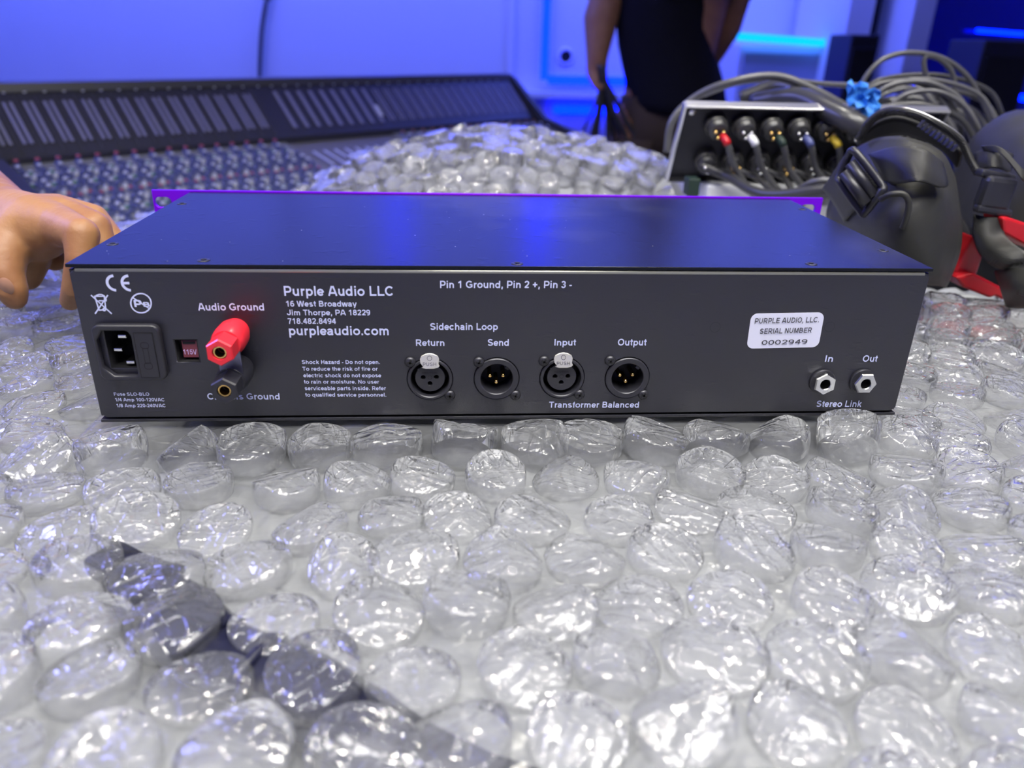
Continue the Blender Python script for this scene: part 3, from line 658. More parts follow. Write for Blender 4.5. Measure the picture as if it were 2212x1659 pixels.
def strokes(polys, hw, parent, name, mat=None, y=-.0003):
    V, F = [], []
    for li, (pts, cl) in enumerate(polys):
        q = [aty(u, v, 0) for u, v in pts]; v, f = ribbon([(p.x, p.z) for p in q], hw, cl); n = len(V)
        V += [(p.x, y-LSTEP*li, p.y) for p in v]; F += [tuple(i+n for i in k) for k in f]
    return mk(name, V, F, mat or M['ink'], parent)
# CE mark
ca = aty(226.5, 611, 0); cb = aty(285, 628, 0); ct = aty(240, 593, 0)
hz_ = (aty(240, 593, 0).z-aty(250, 629.5, 0).z)/2; zc = aty(240, 611, 0).z; cx1 = aty(249, 611, 0).x; cx2 = aty(281, 611, 0).x
V, F = [], []
for cx in (cx1, cx2):
    v, f = ribbon(E(cx, zc, hz_*.86, hz_*.86, 92, 268, 20), hz_*.155); n = len(V); V += [(p.x, -.0003, p.y) for p in v]; F += [tuple(i+n for i in k) for k in f]
v, f = ribbon([(cx2-hz_*.85, zc), (cx2-.0002, zc)], hz_*.145); n = len(V); V += [(p.x, -.00033, p.y) for p in v]; F += [tuple(i+n for i in k) for k in f]
mk('conformity_mark', V, F, M['ink'], un)
# crossed-out bin
strokes([([(197, 637), (242, 677.5)], 0), ([(233.5, 637), (206, 677.5)], 0), ([(205.5, 640.5), (213.5, 666), (215.5, 669.5)], 0), ([(226, 640), (229, 666)], 0),
         ([(204, 639.5), (228, 639.5)], 0), ([(208, 638), (215, 635.5), (221, 636), (226, 639)], 0), ([(214, 669.5), (226, 668.5)], 0),
         ([(226+2.6*math.cos(k), 668+2.6*math.sin(k)) for k in [i*.7 for i in range(9)]], 1), ([(214, 649), (230, 649), (230, 645)], 0)], .00033, un, 'crossed_bin_mark')
strokes([([(305+22*math.cos(2*math.pi*k/40)+.1*22*math.sin(2*math.pi*k/40)*.3, 654.5+20.8*math.sin(2*math.pi*k/40)) for k in range(40)], 1),
         ([(286.5, 642), (324.5, 667)], 0)], .00036, un, 'lead_free_mark')
letters('P', 291.5, 308.5, 662.5, 647.5, un, pen=.12, y=-.0004, name='lead_free_letter'); letters('B', 311, 325, 662, 652, un, pen=.12, y=-.0004, name='lead_free_letter')
# shallow stud circles
for u, v in ((1544.8, 706.8), (1792, 706)):
    q = aty(u, v, 0); v_, f_ = ribbon(circ(q.x, q.z, .0027, 28), .00012, True)
    mk('stud_mark', [(p.x, -.00015, p.y) for p in v_], f_, M['blackplast'], un)
# serial sticker
qs = [aty(*p_, 0) for p_ in ((1613.5, 752.5), (1770, 749.5), (1778.5, 674.5), (1621.5, 677.5))]
ctr = sum(qs, Vector())/4; ax = ((qs[1]-qs[0])+(qs[2]-qs[3])); ang = math.atan2(ax.z, ax.x)
wS = (ax/2).length; hS = ((qs[3]-qs[0])+(qs[2]-qs[1])).length/2
stk = link('serial_sticker', shape2d([rect(-wS/2, -hS/2, wS/2, hS/2, .0035, 6)], .0002,
      M=Matrix.Translation((ctr.x, -.0002, ctr.z)) @ Matrix.Rotation(-ang, 4, 'Y') @ Matrix.Rotation(R(90), 4, 'X')), M['sticker'], un)
letters('PURPLE AUDIO, LLC.', 1629.3, 1767.3, 698.3, 686.6, stk, M['stickerink'], -.0006, 695.3, .075)
letters('SERIAL NUMBER', 1640, 1751.6, 720.5, 709, stk, M['stickerink'], -.0006, 717.7, .075)
letters('0002949', 1643.7, 1741.7, 744.3, 734, stk, M['stickerink'], -.0006, 741.8, .065)
# power inlet with fuse drawer
inl = empty('power_inlet', (0, 0, 0), 'black plastic power inlet', None); del inl['label']; par(inl, un)
x0, x1, z0, z1 = iec0.x-.0012, iec1.x+.0008, iec0.z-.0025, iec1.z+.0012
wI, hI = x1-x0, z1-z0
c5 = [(x0+wI*.055, z0+hI*.25), (x0+wI*.21, z0+hI*.09), (x0+wI*.53, z0+hI*.09)] + [(x0+wI*.565, z0+hI*.13)] + [(x0+wI*.565, z0+hI*.80), (x0+wI*.53, z0+hI*.88), (x0+wI*.48, z0+hI*.90), (x0+wI*.16, z0+hI*.90), (x0+wI*.055, z0+hI*.73)]
link('faceplate', shape2d([rect(x0, z0, x1, z1, .004, 6), c5], .0040, -.0040, .0009), M['blackplast'], inl)
c5o = [(ihx0+.0002, ihz0+.0002), (ihx1-.0002, ihz0+.0002), (ihx1-.0002, ihz1-.0002), (ihx0+.0002, ihz1-.0002)]
link('socket_wall', shape2d([c5o, c5], .016, .0002, 0), M['deep'], inl)
MB().box(((ihx0+ihx1)/2, .0165, (ihz0+ihz1)/2), (ihx1-ihx0, .001, ihz1-ihz0)).build('socket_floor', M['deep'], inl)
for px_, pz_ in ((.37, .74), (.27, .50), (.42, .27)):
    MB().box((x0+wI*px_, .0085, z0+hI*pz_), (.0016 if 0 else .0042, .015, .0018), None, .0004).build('pin', M['steel'], inl)
dx0, dx1, dz0, dz1 = x0+wI*.62, x1-wI*.105, z0+hI*.075, z1-hI*.13
dr = link('fuse_drawer', shape2d([[(dx0+.0028, dz0), (dx1, dz0), (dx1, dz1), (dx0, dz1), (dx0, dz0+(dz1-dz0)*.62), (x0+wI*.59, dz0+(dz1-dz0)*.60), (x0+wI*.59, dz0+(dz1-dz0)*.40), (dx0, dz0+(dz1-dz0)*.38), (dx0, dz0)]], .0006, -.0044, .0001), M['blackplast'], inl)
gr_ = lambda L_, hw, nm, mt: mk(nm, *(lambda vf: ([(p.x, -.00452, p.y) for p in vf[0]], vf[1]))(ribbon(L_, hw, True)), mt, inl)
gr_([(dx0+.0001, dz0), (dx1, dz0), (dx1, dz1), (dx0+.0001, dz1)], .00013, 'drawer_gap', M['deep'])
xm = (dx0+dx1)/2; zm = (dz0+dz1)/2; hh = (dz1-dz0)/2
gr_(rect(xm-.0019, zm+hh*.32, xm+.0019, zm+hh*.58, .0012), .00012, 'fuse_symbol', M['deep'])
gr_(rect(xm-.0012, zm-hh*.35, xm+.0012, zm+hh*.32), .00012, 'fuse_symbol', M['deep'])
gr_(rect(xm-.0019, zm-hh*.62, xm+.0019, zm-hh*.35, .0012), .00012, 'fuse_symbol', M['deep'])
# voltage selector
vsw = empty('voltage_switch', (0, 0, 0), None, None); par(vsw, un)
vw, vh = vs1.x-vs0.x, vs1.z-vs0.z
link('recess', shape2d([rect(vs0.x-.0005, vs0.z-.0005, vs1.x+.0005, vs1.z+.0005), rect(vs0.x+.0004, vs0.z+.0004, vs1.x-.0004, vs1.z-.0004)], .006, .0004), M['deep'], vsw)
MB().box(((vs0.x+vs1.x)/2, .0065, (vs0.z+vs1.z)/2), (vw, .001, vh)).build('recess_floor', M['deep'], vsw)
MB().box((vs0.x+vw*.60, .0040, vs0.z+vh*.52), (vw*.70, .004, vh*.76), None, .0003).build('slider', M['darkred'], vsw)
MB().box((vs0.x+vw*.58, .0019, vs0.z+vh*.80), (vw*.52, .0004, vh*.09)).build('slider_slot', M['deep'], vsw)
qv = letters('115V', 394, 423.5, 768.6, 757.6, vsw, pm('pink_ink', (.65, .5, .85), .5), .0019, pen=.08)
# binding posts
HXM = lambda x, z, y: Matrix.Translation((x, y, z)) @ Matrix.Rotation(R(90), 4, 'X')
for k, (x, z, mt) in enumerate(((-.1398, .0507, M['redplast']), (-.1402, .0311, M['blackplast']))):
    bp_ = empty('binding_post', (x, 0, z), None, None); par(bp_, un)
    bp_.matrix_parent_inverse = Matrix.Translation((0, -.09, 0))
    # collar, taper, hexagonal nut (hollow end)
    col_ = MB().lathe([(.0066, -.001), (.0066, .002), (.0062, .0045), (.0078, .0048), (.0080, .012), (.0077, .0165), (.0068, .0185), (.0040, .0190)], HXM(x, z, 0), 36)
    auto_smooth(col_.build('collar', mt, bp_))
    def hexr(r, a0=R(90)): return [(r*math.cos(a0+k2*math.pi/3), r*math.sin(a0+k2*math.pi/3)) for k2 in range(6)]
    vs_ = []; fs = []
    L_ = [(.0066, .0150, 0), (.0068, .0290, 0), (.0062, .0300, 0)]
    for r, yy, _ in L_: vs_ += [(x+a*1, -yy, z+b) for a, b in hexr(r)]
    n6 = 18
    ring = [(.0034, .0300), (.0034, .0240), (.0022, .0235)]
    for r, yy in ring: vs_ += [(x+r*math.cos(2*math.pi*q_/24+R(90)), -yy, z+r*math.sin(2*math.pi*q_/24+R(90))) for q_ in range(24)]
    for i in range(2):
        for q_ in range(6): fs.append((i*6+q_, i*6+(q_+1) % 6, (i+1)*6+(q_+1) % 6, (i+1)*6+q_))
    for q_ in range(6):
        for s_ in range(4): fs.append((12+q_, n6+q_*4+s_, n6+(q_*4+s_+1) % 24)) if s_ else fs.append((12+q_, n6+q_*4, n6+q_*4+1))
        fs.append((12+q_, n6+(q_*4+4) % 24, 12+(q_+1) % 6))
    for i in range(2):
        for q_ in range(24): fs.append((n6+i*24+q_, n6+i*24+(q_+1) % 24, n6+(i+1)*24+(q_+1) % 24, n6+(i+1)*24+q_))
    mk('hex_nut', vs_, fs, mt, bp_)
    auto_smooth(MB().lathe([(.0031, .0215), (.0031, .0285), (.0030, .0290), (.0024, .0290), (.0023, .0225), (.0023, .021)], HXM(x, z, 0), 28, cap=False).build('socket', M['gold'], bp_))
    MB().lathe([(.0026, .0195), (.0026, .0215)], HXM(x, z, 0), 20).build('socket_base', M['deep'], bp_)
# link strip between the posts
link('link_strip', shape2d([[(-.1446, .0330), (-.1335, .0330), (-.1340, .0500), (-.1444, .0500)]], .0008, -.0182), pm('link_metal', (.22, .22, .30), .28, 1.0), un)
# XLR sockets
def cross(nm, x, y, z, r, parent, ang):
    mb = MB()
    for a in (0, 90): mb.box((x, y, z), (r*1.15, .0004, r*.32), Matrix.Rotation(R(a+ang), 3, 'Y'))
    mb.build(nm, M['deep'], parent)
SCR = [((885.9, 783.4), (971.8, 855.3)), ((1034.4, 783.4), (1113.5, 855.1)), ((1175.6, 781.2), (1252, 853.5)), ((1318.7, 780.7), (1390.6, 854))]
for i, s_ in enumerate(SX):
    fem = i in (0, 2); x, z = s_.x, s_.z
    xc = empty('xlr_socket', (x, 0, z), None, None); par(xc, un); xc.matrix_parent_inverse = Matrix.Translation((0, -.09, 0))
    ri = .0100 if fem else .0085
    sh = MB().lathe([(.0117, .0), (.0117, .0006), (.0113, .0010), (ri+.0004, .0010), (ri, .0006), (ri, -.014)], HXM(x, z, 0), 48, cap=False)
    auto_smooth(sh.build('shell', M['xlr'], xc))
    MB().lathe([(ri+.001, -.0142), (ri+.001, -.0138)], HXM(x, z, 0), 32).build('shell_floor', M['deep'], xc)
    if fem:
        pins = [(-.0036, .0003), (.0033, .0004), (-.0001, -.0032)]
        hl = [circ(x, z, .0078, 40)] + [circ(x+a, z+b, .00125, 18) for a, b in pins]
        link('insert', shape2d(hl, .013, .0012, .0002), M['insert'], xc)
        # keyway shoulder
        MB().box((x-.0057, .003, z+.0046), (.0012, .004, .0018), Matrix.Rotation(R(-40), 3, 'Y'), .0003).build('key', M['insert'], xc)
        v_, f_ = ribbon(circ(x-.0001, z+.0003, .00105, 22), .00011, True); mk('maker_mark', [(p.x, .00115, p.y) for p in v_], f_, M['deep'], xc)
        V, F, wd = text_geo('NEUTRIK', .06); k_ = .0076/wd
        mk('lettering', [(x-.0039+a*k_, .00115-LSTEP*l_, z+.0025+b*.0009) for (a, b), l_ in zip(V, V.lay)], F, M['deep'], xc)
        # latch tab
        lp = [(x-.0042, z+.0098), (x-.0034, z+.0104), (x-.0048, z+.0122), (x-.0050, z+.0142), (x-.0042, z+.0160), (x-.0020, z+.0171), (x+.0, z+.0174), (x+.0020, z+.0171), (x+.0042, z+.0160),
              (x+.0050, z+.0142), (x+.0046, z+.0118), (x+.0052, z+.0107), (x+.0044, z+.0098), (x+.0022, z+.0092), (x-.0020, z+.0092)]
        yt = -.0062
        lt = link('latch_tab', shape2d([lp], .0012, 0, .0003, M=Matrix.Translation((0, -.004, -.0024)) @ Matrix.Translation((x, 0, z)) @ Matrix.Rotation(R(-14), 4, 'X') @ Matrix.Translation((-x, 0, -z)) @ Matrix.Rotation(R(90), 4, 'X')), M['dull'], xc)
        MB().box((x, .0012, z+.0086), (.005, .004, .0014), None, .0003).build('latch_hinge', M['deep'], xc)
        V, F, wd = text_geo('PUSH', .055); k_ = .0068/wd
        RX = Matrix.Translation((0, -.004, -.0024)) @ Matrix.Translation((x, 0, z)) @ Matrix.Rotation(R(-14), 4, 'X') @ Matrix.Translation((-x, 0, -z))
        mk('lettering', [RX @ Vector((x-.0034+a*k_, -.00075-LSTEP*l_, z+.0108+b*.0018)) for (a, b), l_ in zip(V, V.lay)], F, M['insert'], xc)
        v_, f_ = ribbon(circ(x, z+.0148, .0012, 20), .0001, True); mk('maker_mark', [RX @ Vector((p.x, -.00075, p.y)) for p in v_], f_, M['insert'], xc)
    else:
        for a, b in ((-.0035, .0003), (.0036, .0004), (0, -.0033)):
            MB().lathe([(.00115, -.0138), (.00115, -.0032), (.0009, -.0026), (.0004, -.0023)], HXM(x+a, z+b, 0), 14).build('pin', M['gold'], xc, True)
        MB().box((x+.0056, .003, z+.0056), (.0026, .004, .0022), Matrix.Rotation(R(40), 3, 'Y'), .0005).build('key', M['insert'], xc)
    for uv in SCR[i]:
        q = aty(*uv, -.0012)
        MB().lathe([(.0029, 0), (.0028, .0008), (.0021, .0016), (.0010, .0019)], HXM(q.x, q.z, 0), 22).build('screw', M['screw'], xc, True)
        cross('screw_slot', q.x, -.00185, q.z, .0030, xc, 12+i*7)
# stereo link jacks
for i, j in enumerate(JX):
    jk = empty('jack_socket', (j.x, 0, j.z), None, None); par(jk, un); jk.matrix_parent_inverse = Matrix.Translation((0, -.09, 0))
    auto_smooth(MB().lathe([(.0045, -.001), (.0071, -.0005), (.0071, .0010), (.0066, .0014), (.0040, .0014)], HXM(j.x, j.z, 0), 36, cap=False).build('washer', M['screw'], jk))
    a0 = R(90 if i == 0 else 120)
    vs_ = []; fs = []
    for r, yy in ((.0060, .0012), (.0063, .0040), (.0058, .0048)): vs_ += [(j.x+r*math.cos(a0+k*math.pi/3), -yy, j.z+r*math.sin(a0+k*math.pi/3)) for k in range(6)]
    for r, yy in ((.0031, .0048), (.0028, .0044), (.0028, -.006)): vs_ += [(j.x+r*math.cos(2*math.pi*q_/24+a0), -yy, j.z+r*math.sin(2*math.pi*q_/24+a0)) for q_ in range(24)]
    for i2 in range(2):
        for q_ in range(6): fs.append((i2*6+q_, i2*6+(q_+1) % 6, (i2+1)*6+(q_+1) % 6, (i2+1)*6+q_))
    for q_ in range(6):
        for s_ in range(4): fs.append((12+q_, 18+q_*4+s_, 18+(q_*4+s_+1) % 24))
        fs.append((12+q_, 18+(q_*4+4) % 24, 12+(q_+1) % 6))
    for i2 in range(2):
        for q_ in range(24): fs.append((18+i2*24+q_, 18+i2*24+(q_+1) % 24, 18+(i2+1)*24+(q_+1) % 24, 18+(i2+1)*24+q_))
    mk('hex_nut', vs_, fs, M['steel'], jk)
    MB().lathe([(.0029, -.007), (.0029, -.006)], HXM(j.x, j.z, 0), 20).build('bore', M['deep'], jk)

# ------------------------------------------------------------------ bubble wrap
def tri(x): x = x-math.floor(x); return 4*abs(x-.5)-1
def bubble_mesh(seed, hgt=.0112, Rb=.0156, segs=90, rings=40, crush=1.0):
    rn = random.Random(seed); vs_ = []; fs = []
    # long straight creases over the slack top, each a sharp fold with a limited reach
    folds = []
    for k in range(rn.randint(9, 14)):
        a = rn.uniform(0, math.pi*2); folds.append((math.cos(a), math.sin(a), rn.uniform(-.75, .75)*Rb, rn.uniform(-.34, .26), rn.uniform(.0015, .0065), rn.uniform(-1, 1)*Rb, rn.uniform(.5, 1.4)*Rb))
    cuts = []
    for k in range(rn.choice((1, 2, 3))):
        a = rn.uniform(0, math.pi*2); til = rn.uniform(.08, .55)*crush; cuts.append((Vector((math.cos(a)*til, math.sin(a)*til, 1)).normalized(), hgt*rn.uniform(.80, .97)))
    dx_, dy_ = rn.uniform(-.4, .4)*Rb, rn.uniform(-.4, .4)*Rb; dr_ = rn.uniform(.6, .95)*Rb; dd = rn.uniform(.0002, .0032)*crush
    ell = rn.uniform(.93, 1.07); nw = rn.choice((13, 17, 21)); ph = rn.random()*6; ph2 = rn.random()*6
    for i in range(rings+1):
        s = i/rings
        if s < .34: t = s/.34; r = Rb*(1.0+.05*math.sin(t*math.pi*.75)); z = hgt*.72*t
        elif s < .52:
            a = (s-.34)/.18*math.pi/2; r = Rb*(1.035-.15*(1-math.cos(a))); z = hgt*(.72+.24*math.sin(a))
        else: t = (s-.52)/.48; r = Rb*.885*(1-t); z = hgt*(.96+.07*math.sin(t*math.pi/2))
        for k in range(segs):
            th = 2*math.pi*k/segs
            f_ = math.exp(-((s-.46)/.16)**2)
            wr = 1+(.020*tri(nw*th/(2*math.pi)+ph+.5*math.sin(2*th+ph2))+.012*tri((nw*2+1)*th/(2*math.pi)+ph2))*f_*(.5+.5*math.sin(th+ph2))
            x, y = r*wr*math.cos(th)*ell, r*wr*math.sin(th)/ell
            if i > 0:
                q = 0
                for ca, sa, c, am, wd, lc, ll in folds:
                    d = abs(ca*x+sa*y-c); al = abs(-sa*x+ca*y-lc)
                    if d < wd and al < ll: q += am*(wd-d)*(1-al/ll)
                top = min(1, max(0, (s-.30)/.22))
                z2 = z+q*top - dd*max(0, 1-math.hypot(x-dx_, y-dy_)/dr_)*top
                p_ = Vector((x, y, z2))
                for nrm, c in cuts:
                    e_ = p_.dot(nrm)-c
                    if e_ > 0: p_ -= nrm*e_*.85
                vs_.append(tuple(p_))
            else: vs_.append((x, y, z))
    for i in range(rings):
        for k in range(segs): fs.append((i*segs+k, i*segs+(k+1) % segs, (i+1)*segs+(k+1) % segs, (i+1)*segs+k))
    me = bpy.data.meshes.new('bubble'); me.from_pydata(vs_, [], fs); me.update(); me.shade_smooth()
    return me
BM = [bubble_mesh(100+i) for i in range(18)]
for b in BM: b.materials.append(M['film'])
BF = [bubble_mesh(300+i, segs=44, rings=22, hgt=.0165, crush=.3) for i in range(8)]
for b in BF: b.materials.append(M['filmfar'])
ZB = -.0125
def sheet_z(x, y):
    z = ZB + .0035*noise.noise(Vector((x*9, y*9, 1.7))) + .002*noise.noise(Vector((x*23, y*23, 4.2)))
    if abs(x) < HX+.012 and y > -.004: z = -.0045
    if abs(x) < HX+.02 and -.035 < y <= -.004: z += (-.0045-z)*((y+.035)/.031)**1.3
    if y > .12 and x < -.2: z += min(.012, (y-.12)*.10)
    return z
wrap = empty('bubble_wrap', (0, 0, -.02), 'large clear bubble wrap sheet with big crinkled bubbles under and before the rack unit', 'bubble wrap')
def inside(x, y):
    if y > .335 or y < -.29 or x < -.46 or x > .50: return False
    if -.21 < x < .30 and y > .235: return False
    if x > .30 and y > .245 - max(0, (x-.36))*.2: return False
    if x < -.40 and y > .2: return False
    return True
# base film
nx, ny = 150, 84; vs_ = []; idx = {}; fs = []
for j in range(ny+1):
    for i in range(nx+1):
        x = -.46+.96*i/nx; y = -.30+.64*j/ny
        vs_.append((x, y, sheet_z(x, y)+.0010*noise.noise(Vector((x*60, y*60, 0)))))
for j in range(ny):
    for i in range(nx):
        a = j*(nx+1)+i; cxm = -.46+.96*(i+.5)/nx; cym = -.30+.64*(j+.5)/ny
        if inside(cxm, cym) or cym < -.28: fs.append((a, a+1, a+nx+2, a+nx+1))
mk('base_sheet', vs_, fs, M['base'], wrap, True)
# lower folded layer: bubbled height field
nx, ny = 260, 150; vs_ = []; fs = []
SPC = .0345
def hexd(x, y, ang, sp_):
    c, s = math.cos(ang), math.sin(ang); x, y = x*c+y*s, -x*s+y*c
    best = 9
    r0 = round(y/(sp_*.866))
    for r in (r0-1, r0, r0+1):
        ox = sp_/2*(r % 2); k = round((x-ox)/sp_)
        for kk in (k-1, k, k+1): best = min(best, math.hypot(x-(kk*sp_+ox), y-r*sp_*.866))
    return best
for j in range(ny+1):
    for i in range(nx+1):
        x = -.47+.98*i/nx; y = -.31+.655*j/ny; d = hexd(x+.004*noise.noise(Vector((x*30, y*30, 3))), y, R(31), SPC)
        t = max(0, 1-(d/.0155)**3); vs_.append((x, y, -.036+.0045*t+.0010*noise.noise(Vector((x*140, y*140, 8)))*t+.003*noise.noise(Vector((x*12, y*12, 8)))))
for j in range(ny):
    for i in range(nx):
        a = j*(nx+1)+i; fs.append((a, a+1, a+nx+2, a+nx+1))
mk('lower_layer', vs_, fs, M['under'], wrap, True)
# top bubbles, one object each
ang0 = R(.6); c0, s0 = math.cos(ang0), math.sin(ang0); rb = random.Random(21); cand = []
for r in range(-30, 31):
    for k in range(-30, 31):
        x = k*SPC+(SPC/2 if r % 2 else 0); y = r*SPC*.866
        x, y = x*c0-y*s0, x*s0+y*c0
        x += rb.uniform(-.0036, .0036)+.006; y += rb.uniform(-.0036, .0036)*(0 if r == 0 else 1)-.0200
        if not inside(x, y): continue
        if abs(x) < HX+.012 and y > -.0165: continue
        # seen by the camera?
        d = Vector((x, y, 0))-CAM; dep = d.dot(FW)
        if dep < .05: continue
        u = 1106+FPX*d.dot(RT)/dep; v = 829.5-FPX*d.dot(UP)/dep
        if u < -420 or u > 2640 or v > 2150: continue
        cand.append((dep, x, y))
cand.sort(); cand = cand[:300]
for dep, x, y in cand:
    o = bpy.data.objects.new('bubble', rb.choice(BM)); col.objects.link(o); par(o, wrap)
    z = sheet_z(x, y)
    k = rb.uniform(.93, 1.10); kz = rb.uniform(.66, 1.22)
    if abs(x) < HX+.02 and -.034 < y < 0: kz = rb.uniform(1.15, 1.75)
    o.location = (x, y, z-.0003); o.rotation_euler = (rb.uniform(-.16, .16), rb.uniform(-.16, .16), rb.uniform(0, 6.28)); o.scale = (k, k, kz)
print('bubbles', len(cand))
# dark strap below the sheet
sp0 = [atz(u, v, z_) for u, v, z_ in ((285, 1235, -.0165), (330, 1290, -.0165), (390, 1340, -.0165), (450, 1400, -.0165), (540, 1440, -.0165), (640, 1480, -.0170), (760, 1560, -.0175), (900, 1620, -.0195), (1060, 1665, -.024), (1230, 1725, -.028))]
st = empty('dark_strap', sp0[2], 'dark navy padded strap showing through the bubble wrap in the lower left foreground', 'strap')
path = smoothpath(sp0, 6); mb = MB()
wds = [(.012+.0035*min(1, i/8))*min(1, max(.4, (len(path)-i)/18)) for i in range(len(path))]
mb.tube(path, wds, 14, False, .40, (0, 0, 1)); mb.build('webbing', M['strapdark'], st, True)
for k in (4, 11, 18, 25):
    if k < len(path)-1:
        a, b = path[k], path[k+1]; t = (b-a).normalized(); n_ = Vector((-t.y, t.x, 0))
        MB().tube([a-n_*.015+Z_*.001, a-n_*.009+Z_*.0065, a+n_*.009+Z_*.0065, a+n_*.015+Z_*.001], .0022, 8).build('rib', M['strapdark'], st, True)
e0 = path[0]; MB().box(e0+Vector((-.004, .002, 0)), (.030, .018, .010), Matrix.Rotation(R(-35), 3, 'Z'), .003).build('buckle', M['strapdark'], st)
# red thing glimpsed through the wrap at right
q = atz(2110, 715, -.022)
tag(MB().box(q, (.075, .018, .008), Matrix.Rotation(R(-25), 3, 'Z'), .003).build('red_tab', M['redtray']), 'red plastic tab showing through the bubble wrap at the right edge', 'tab')

# heap of bubble wrap behind the unit
hc = Vector((.040, .70, TZ))
heap = empty('bubble_wrap_heap', hc, 'tall crumpled heap of clear bubble wrap behind the purple panel', 'bubble wrap')
def heap_r(th): return 1+.10*math.sin(2*th+.6)+.05*math.sin(3*th+1)
def heap_p(x, y):
    if x > .235 and y < .70: return None
    """height of the heap over the table, elongated mound"""
    dx = (x-hc.x)/.30; dy = (y-hc.y)/.22; r = math.hypot(dx, dy)/heap_r(math.atan2(dy, dx))
    if r >= 1: return None
    return TZ + .112*(1-r**2.2)**.8 + .010*noise.noise(Vector((x*14, y*14, 3)))*(1-r)
nx = 60; vs_ = []; fs = []; ok = {}
for j in range(nx+1):
    for i in range(nx+1):
        x = hc.x-.38+.76*i/nx; y = hc.y-.27+.54*j/nx; z = heap_p(x, y); ok[(i, j)] = z is not None; vs_.append((x, y, max(TZ+.001, (z if z is not None else TZ)-.004)))
for j in range(nx):
    for i in range(nx):
        if ok[(i, j)] or ok[(i+1, j)] or ok[(i, j+1)] or ok[(i+1, j+1)]: a = j*(nx+1)+i; fs.append((a, a+1, a+nx+2, a+nx+1))
mk('folded_sheet', vs_, fs, film('heap_sheet', .95, .05, 55, .6, hazec=(.74, .76, .84), rough=.3, rnd=False, spec=.5), heap, True)
rb = random.Random(5); pts = []
for r in range(-22, 23):
    for k in range(-22, 23):
        x = hc.x+k*.030+(.015 if r % 2 else 0)+rb.uniform(-.004, .004); y = hc.y+r*.026+rb.uniform(-.004, .004)
        z = heap_p(x, y)
        if z is None: continue
        e = .004; zx, zy = heap_p(x+e, y), heap_p(x, y+e)
        n_ = Vector((-(zx-z)/e if zx is not None else 1.5*(x-hc.x)/.3, -(zy-z)/e if zy is not None else 1.5*(y-hc.y)/.2, 1)).normalized()
        pts.append((x, y, z, n_))
def seen_heap(p_): return p_[1] < hc.y+.14 and p_[1] > .30
pts = [p_ for p_ in pts if seen_heap(p_)]
for x, y, z, n_ in pts[:300]:
    o = bpy.data.objects.new('bubble', rb.choice(BF)); col.objects.link(o); par(o, heap)
    q = n_.to_track_quat('Z', 'Y'); o.rotation_mode = 'QUATERNION'; from mathutils import Quaternion
    o.rotation_quaternion = q @ Euler((rb.uniform(-.32, .32), rb.uniform(-.32, .32), rb.uniform(0, 6.28))).to_quaternion(); o.location = Vector((x, y, max(TZ+.004, z-.006))); k = rb.uniform(.85, 1.1); o.scale = (k, k, rb.uniform(1.2, 1.9))
print('heap bubbles', len(pts))
# small piece of wrap left behind the unit
lf = empty('loose_wrap', atz(275, 500, TZ), 'small loose fold of bubble wrap behind the left corner of the unit', 'bubble wrap')
for u, v in ((235, 520), (262, 500), (300, 498), (285, 515), (330, 480)):
    q = atz(u, v, -.012); o = bpy.data.objects.new('bubble', rb.choice(BF)); col.objects.link(o); par(o, lf); o.location = q-Vector((0, 0, .012)); o.scale = (1.1, 1.1, 1.4)
q = atz(280, 505, -.045); MB().box((q.x, q.y, TZ+.006), (.16, .10, .01), None, .003).build('folded_sheet', M['under'], lf)

# ------------------------------------------------------------------ skin figures
def skin_fig(name, verts, edges, radii, mat, parent=None, vox=.0016, extra=(), smooth=6):
    """joins tapered limbs into one closed continuous surface"""
    mb = MB()
    def ball(p_, r):
        rx, ry = r if isinstance(r, tuple) else (r, r); q = bmesh.new(); bmesh.ops.create_icosphere(q, subdivisions=3, radius=1)
        mb.add([Vector((v.co.x*rx, v.co.y*ry, v.co.z*(rx+ry)/2)) + Vector(p_) for v in q.verts], [tuple(v.index for v in f.verts) for f in q.faces]); q.free()
    for p_, r in zip(verts, radii): ball(p_, r)
    for a, b in edges:
        ra, rb_ = radii[a], radii[b]; pa, pb = Vector(verts[a]), Vector(verts[b])
        for k in range(1, 7):
            t = k/7; r = tuple((x*(1-t)+y*t) for x, y in zip(ra if isinstance(ra, tuple) else (ra, ra), rb_ if isinstance(rb_, tuple) else (rb_, rb_)))
            ball(pa.lerp(pb, t), r)
    for p_, r3 in extra:
        q = bmesh.new(); bmesh.ops.create_icosphere(q, subdivisions=3, radius=1)
        mb.add([Vector((v.co.x*r3[0], v.co.y*r3[1], v.co.z*r3[2])) + Vector(p_) for v in q.verts], [tuple(v.index for v in f.verts) for f in q.faces]); q.free()
    me = bpy.data.meshes.new(name); me.from_pydata(mb.v, [], mb.f); me.update()
    o = bpy.data.objects.new(name, me); col.objects.link(o)
    md = o.modifiers.new('r', 'REMESH'); md.mode = 'VOXEL'; md.voxel_size = vox; md.use_smooth_shade = True
    sm = o.modifiers.new('s', 'SMOOTH'); sm.iterations = smooth; sm.factor = .5
    m2 = bpy.data.meshes.new_from_object(o.evaluated_get(bpy.context.evaluated_depsgraph_get()))
    bpy.data.objects.remove(o); m2.name = name; m2.materials.clear()
    return link(name, m2, mat, parent, True)
class Sk:
    def __init__(s): s.v = []; s.e = []; s.r = []
    def chain(s, pts, frm=None):
        last = frm
        for p_, r in pts:
            s.v.append(Vector(p_)); s.r.append(r)
            if last is not None: s.e.append((last, len(s.v)-1))
            last = len(s.v)-1
        return last
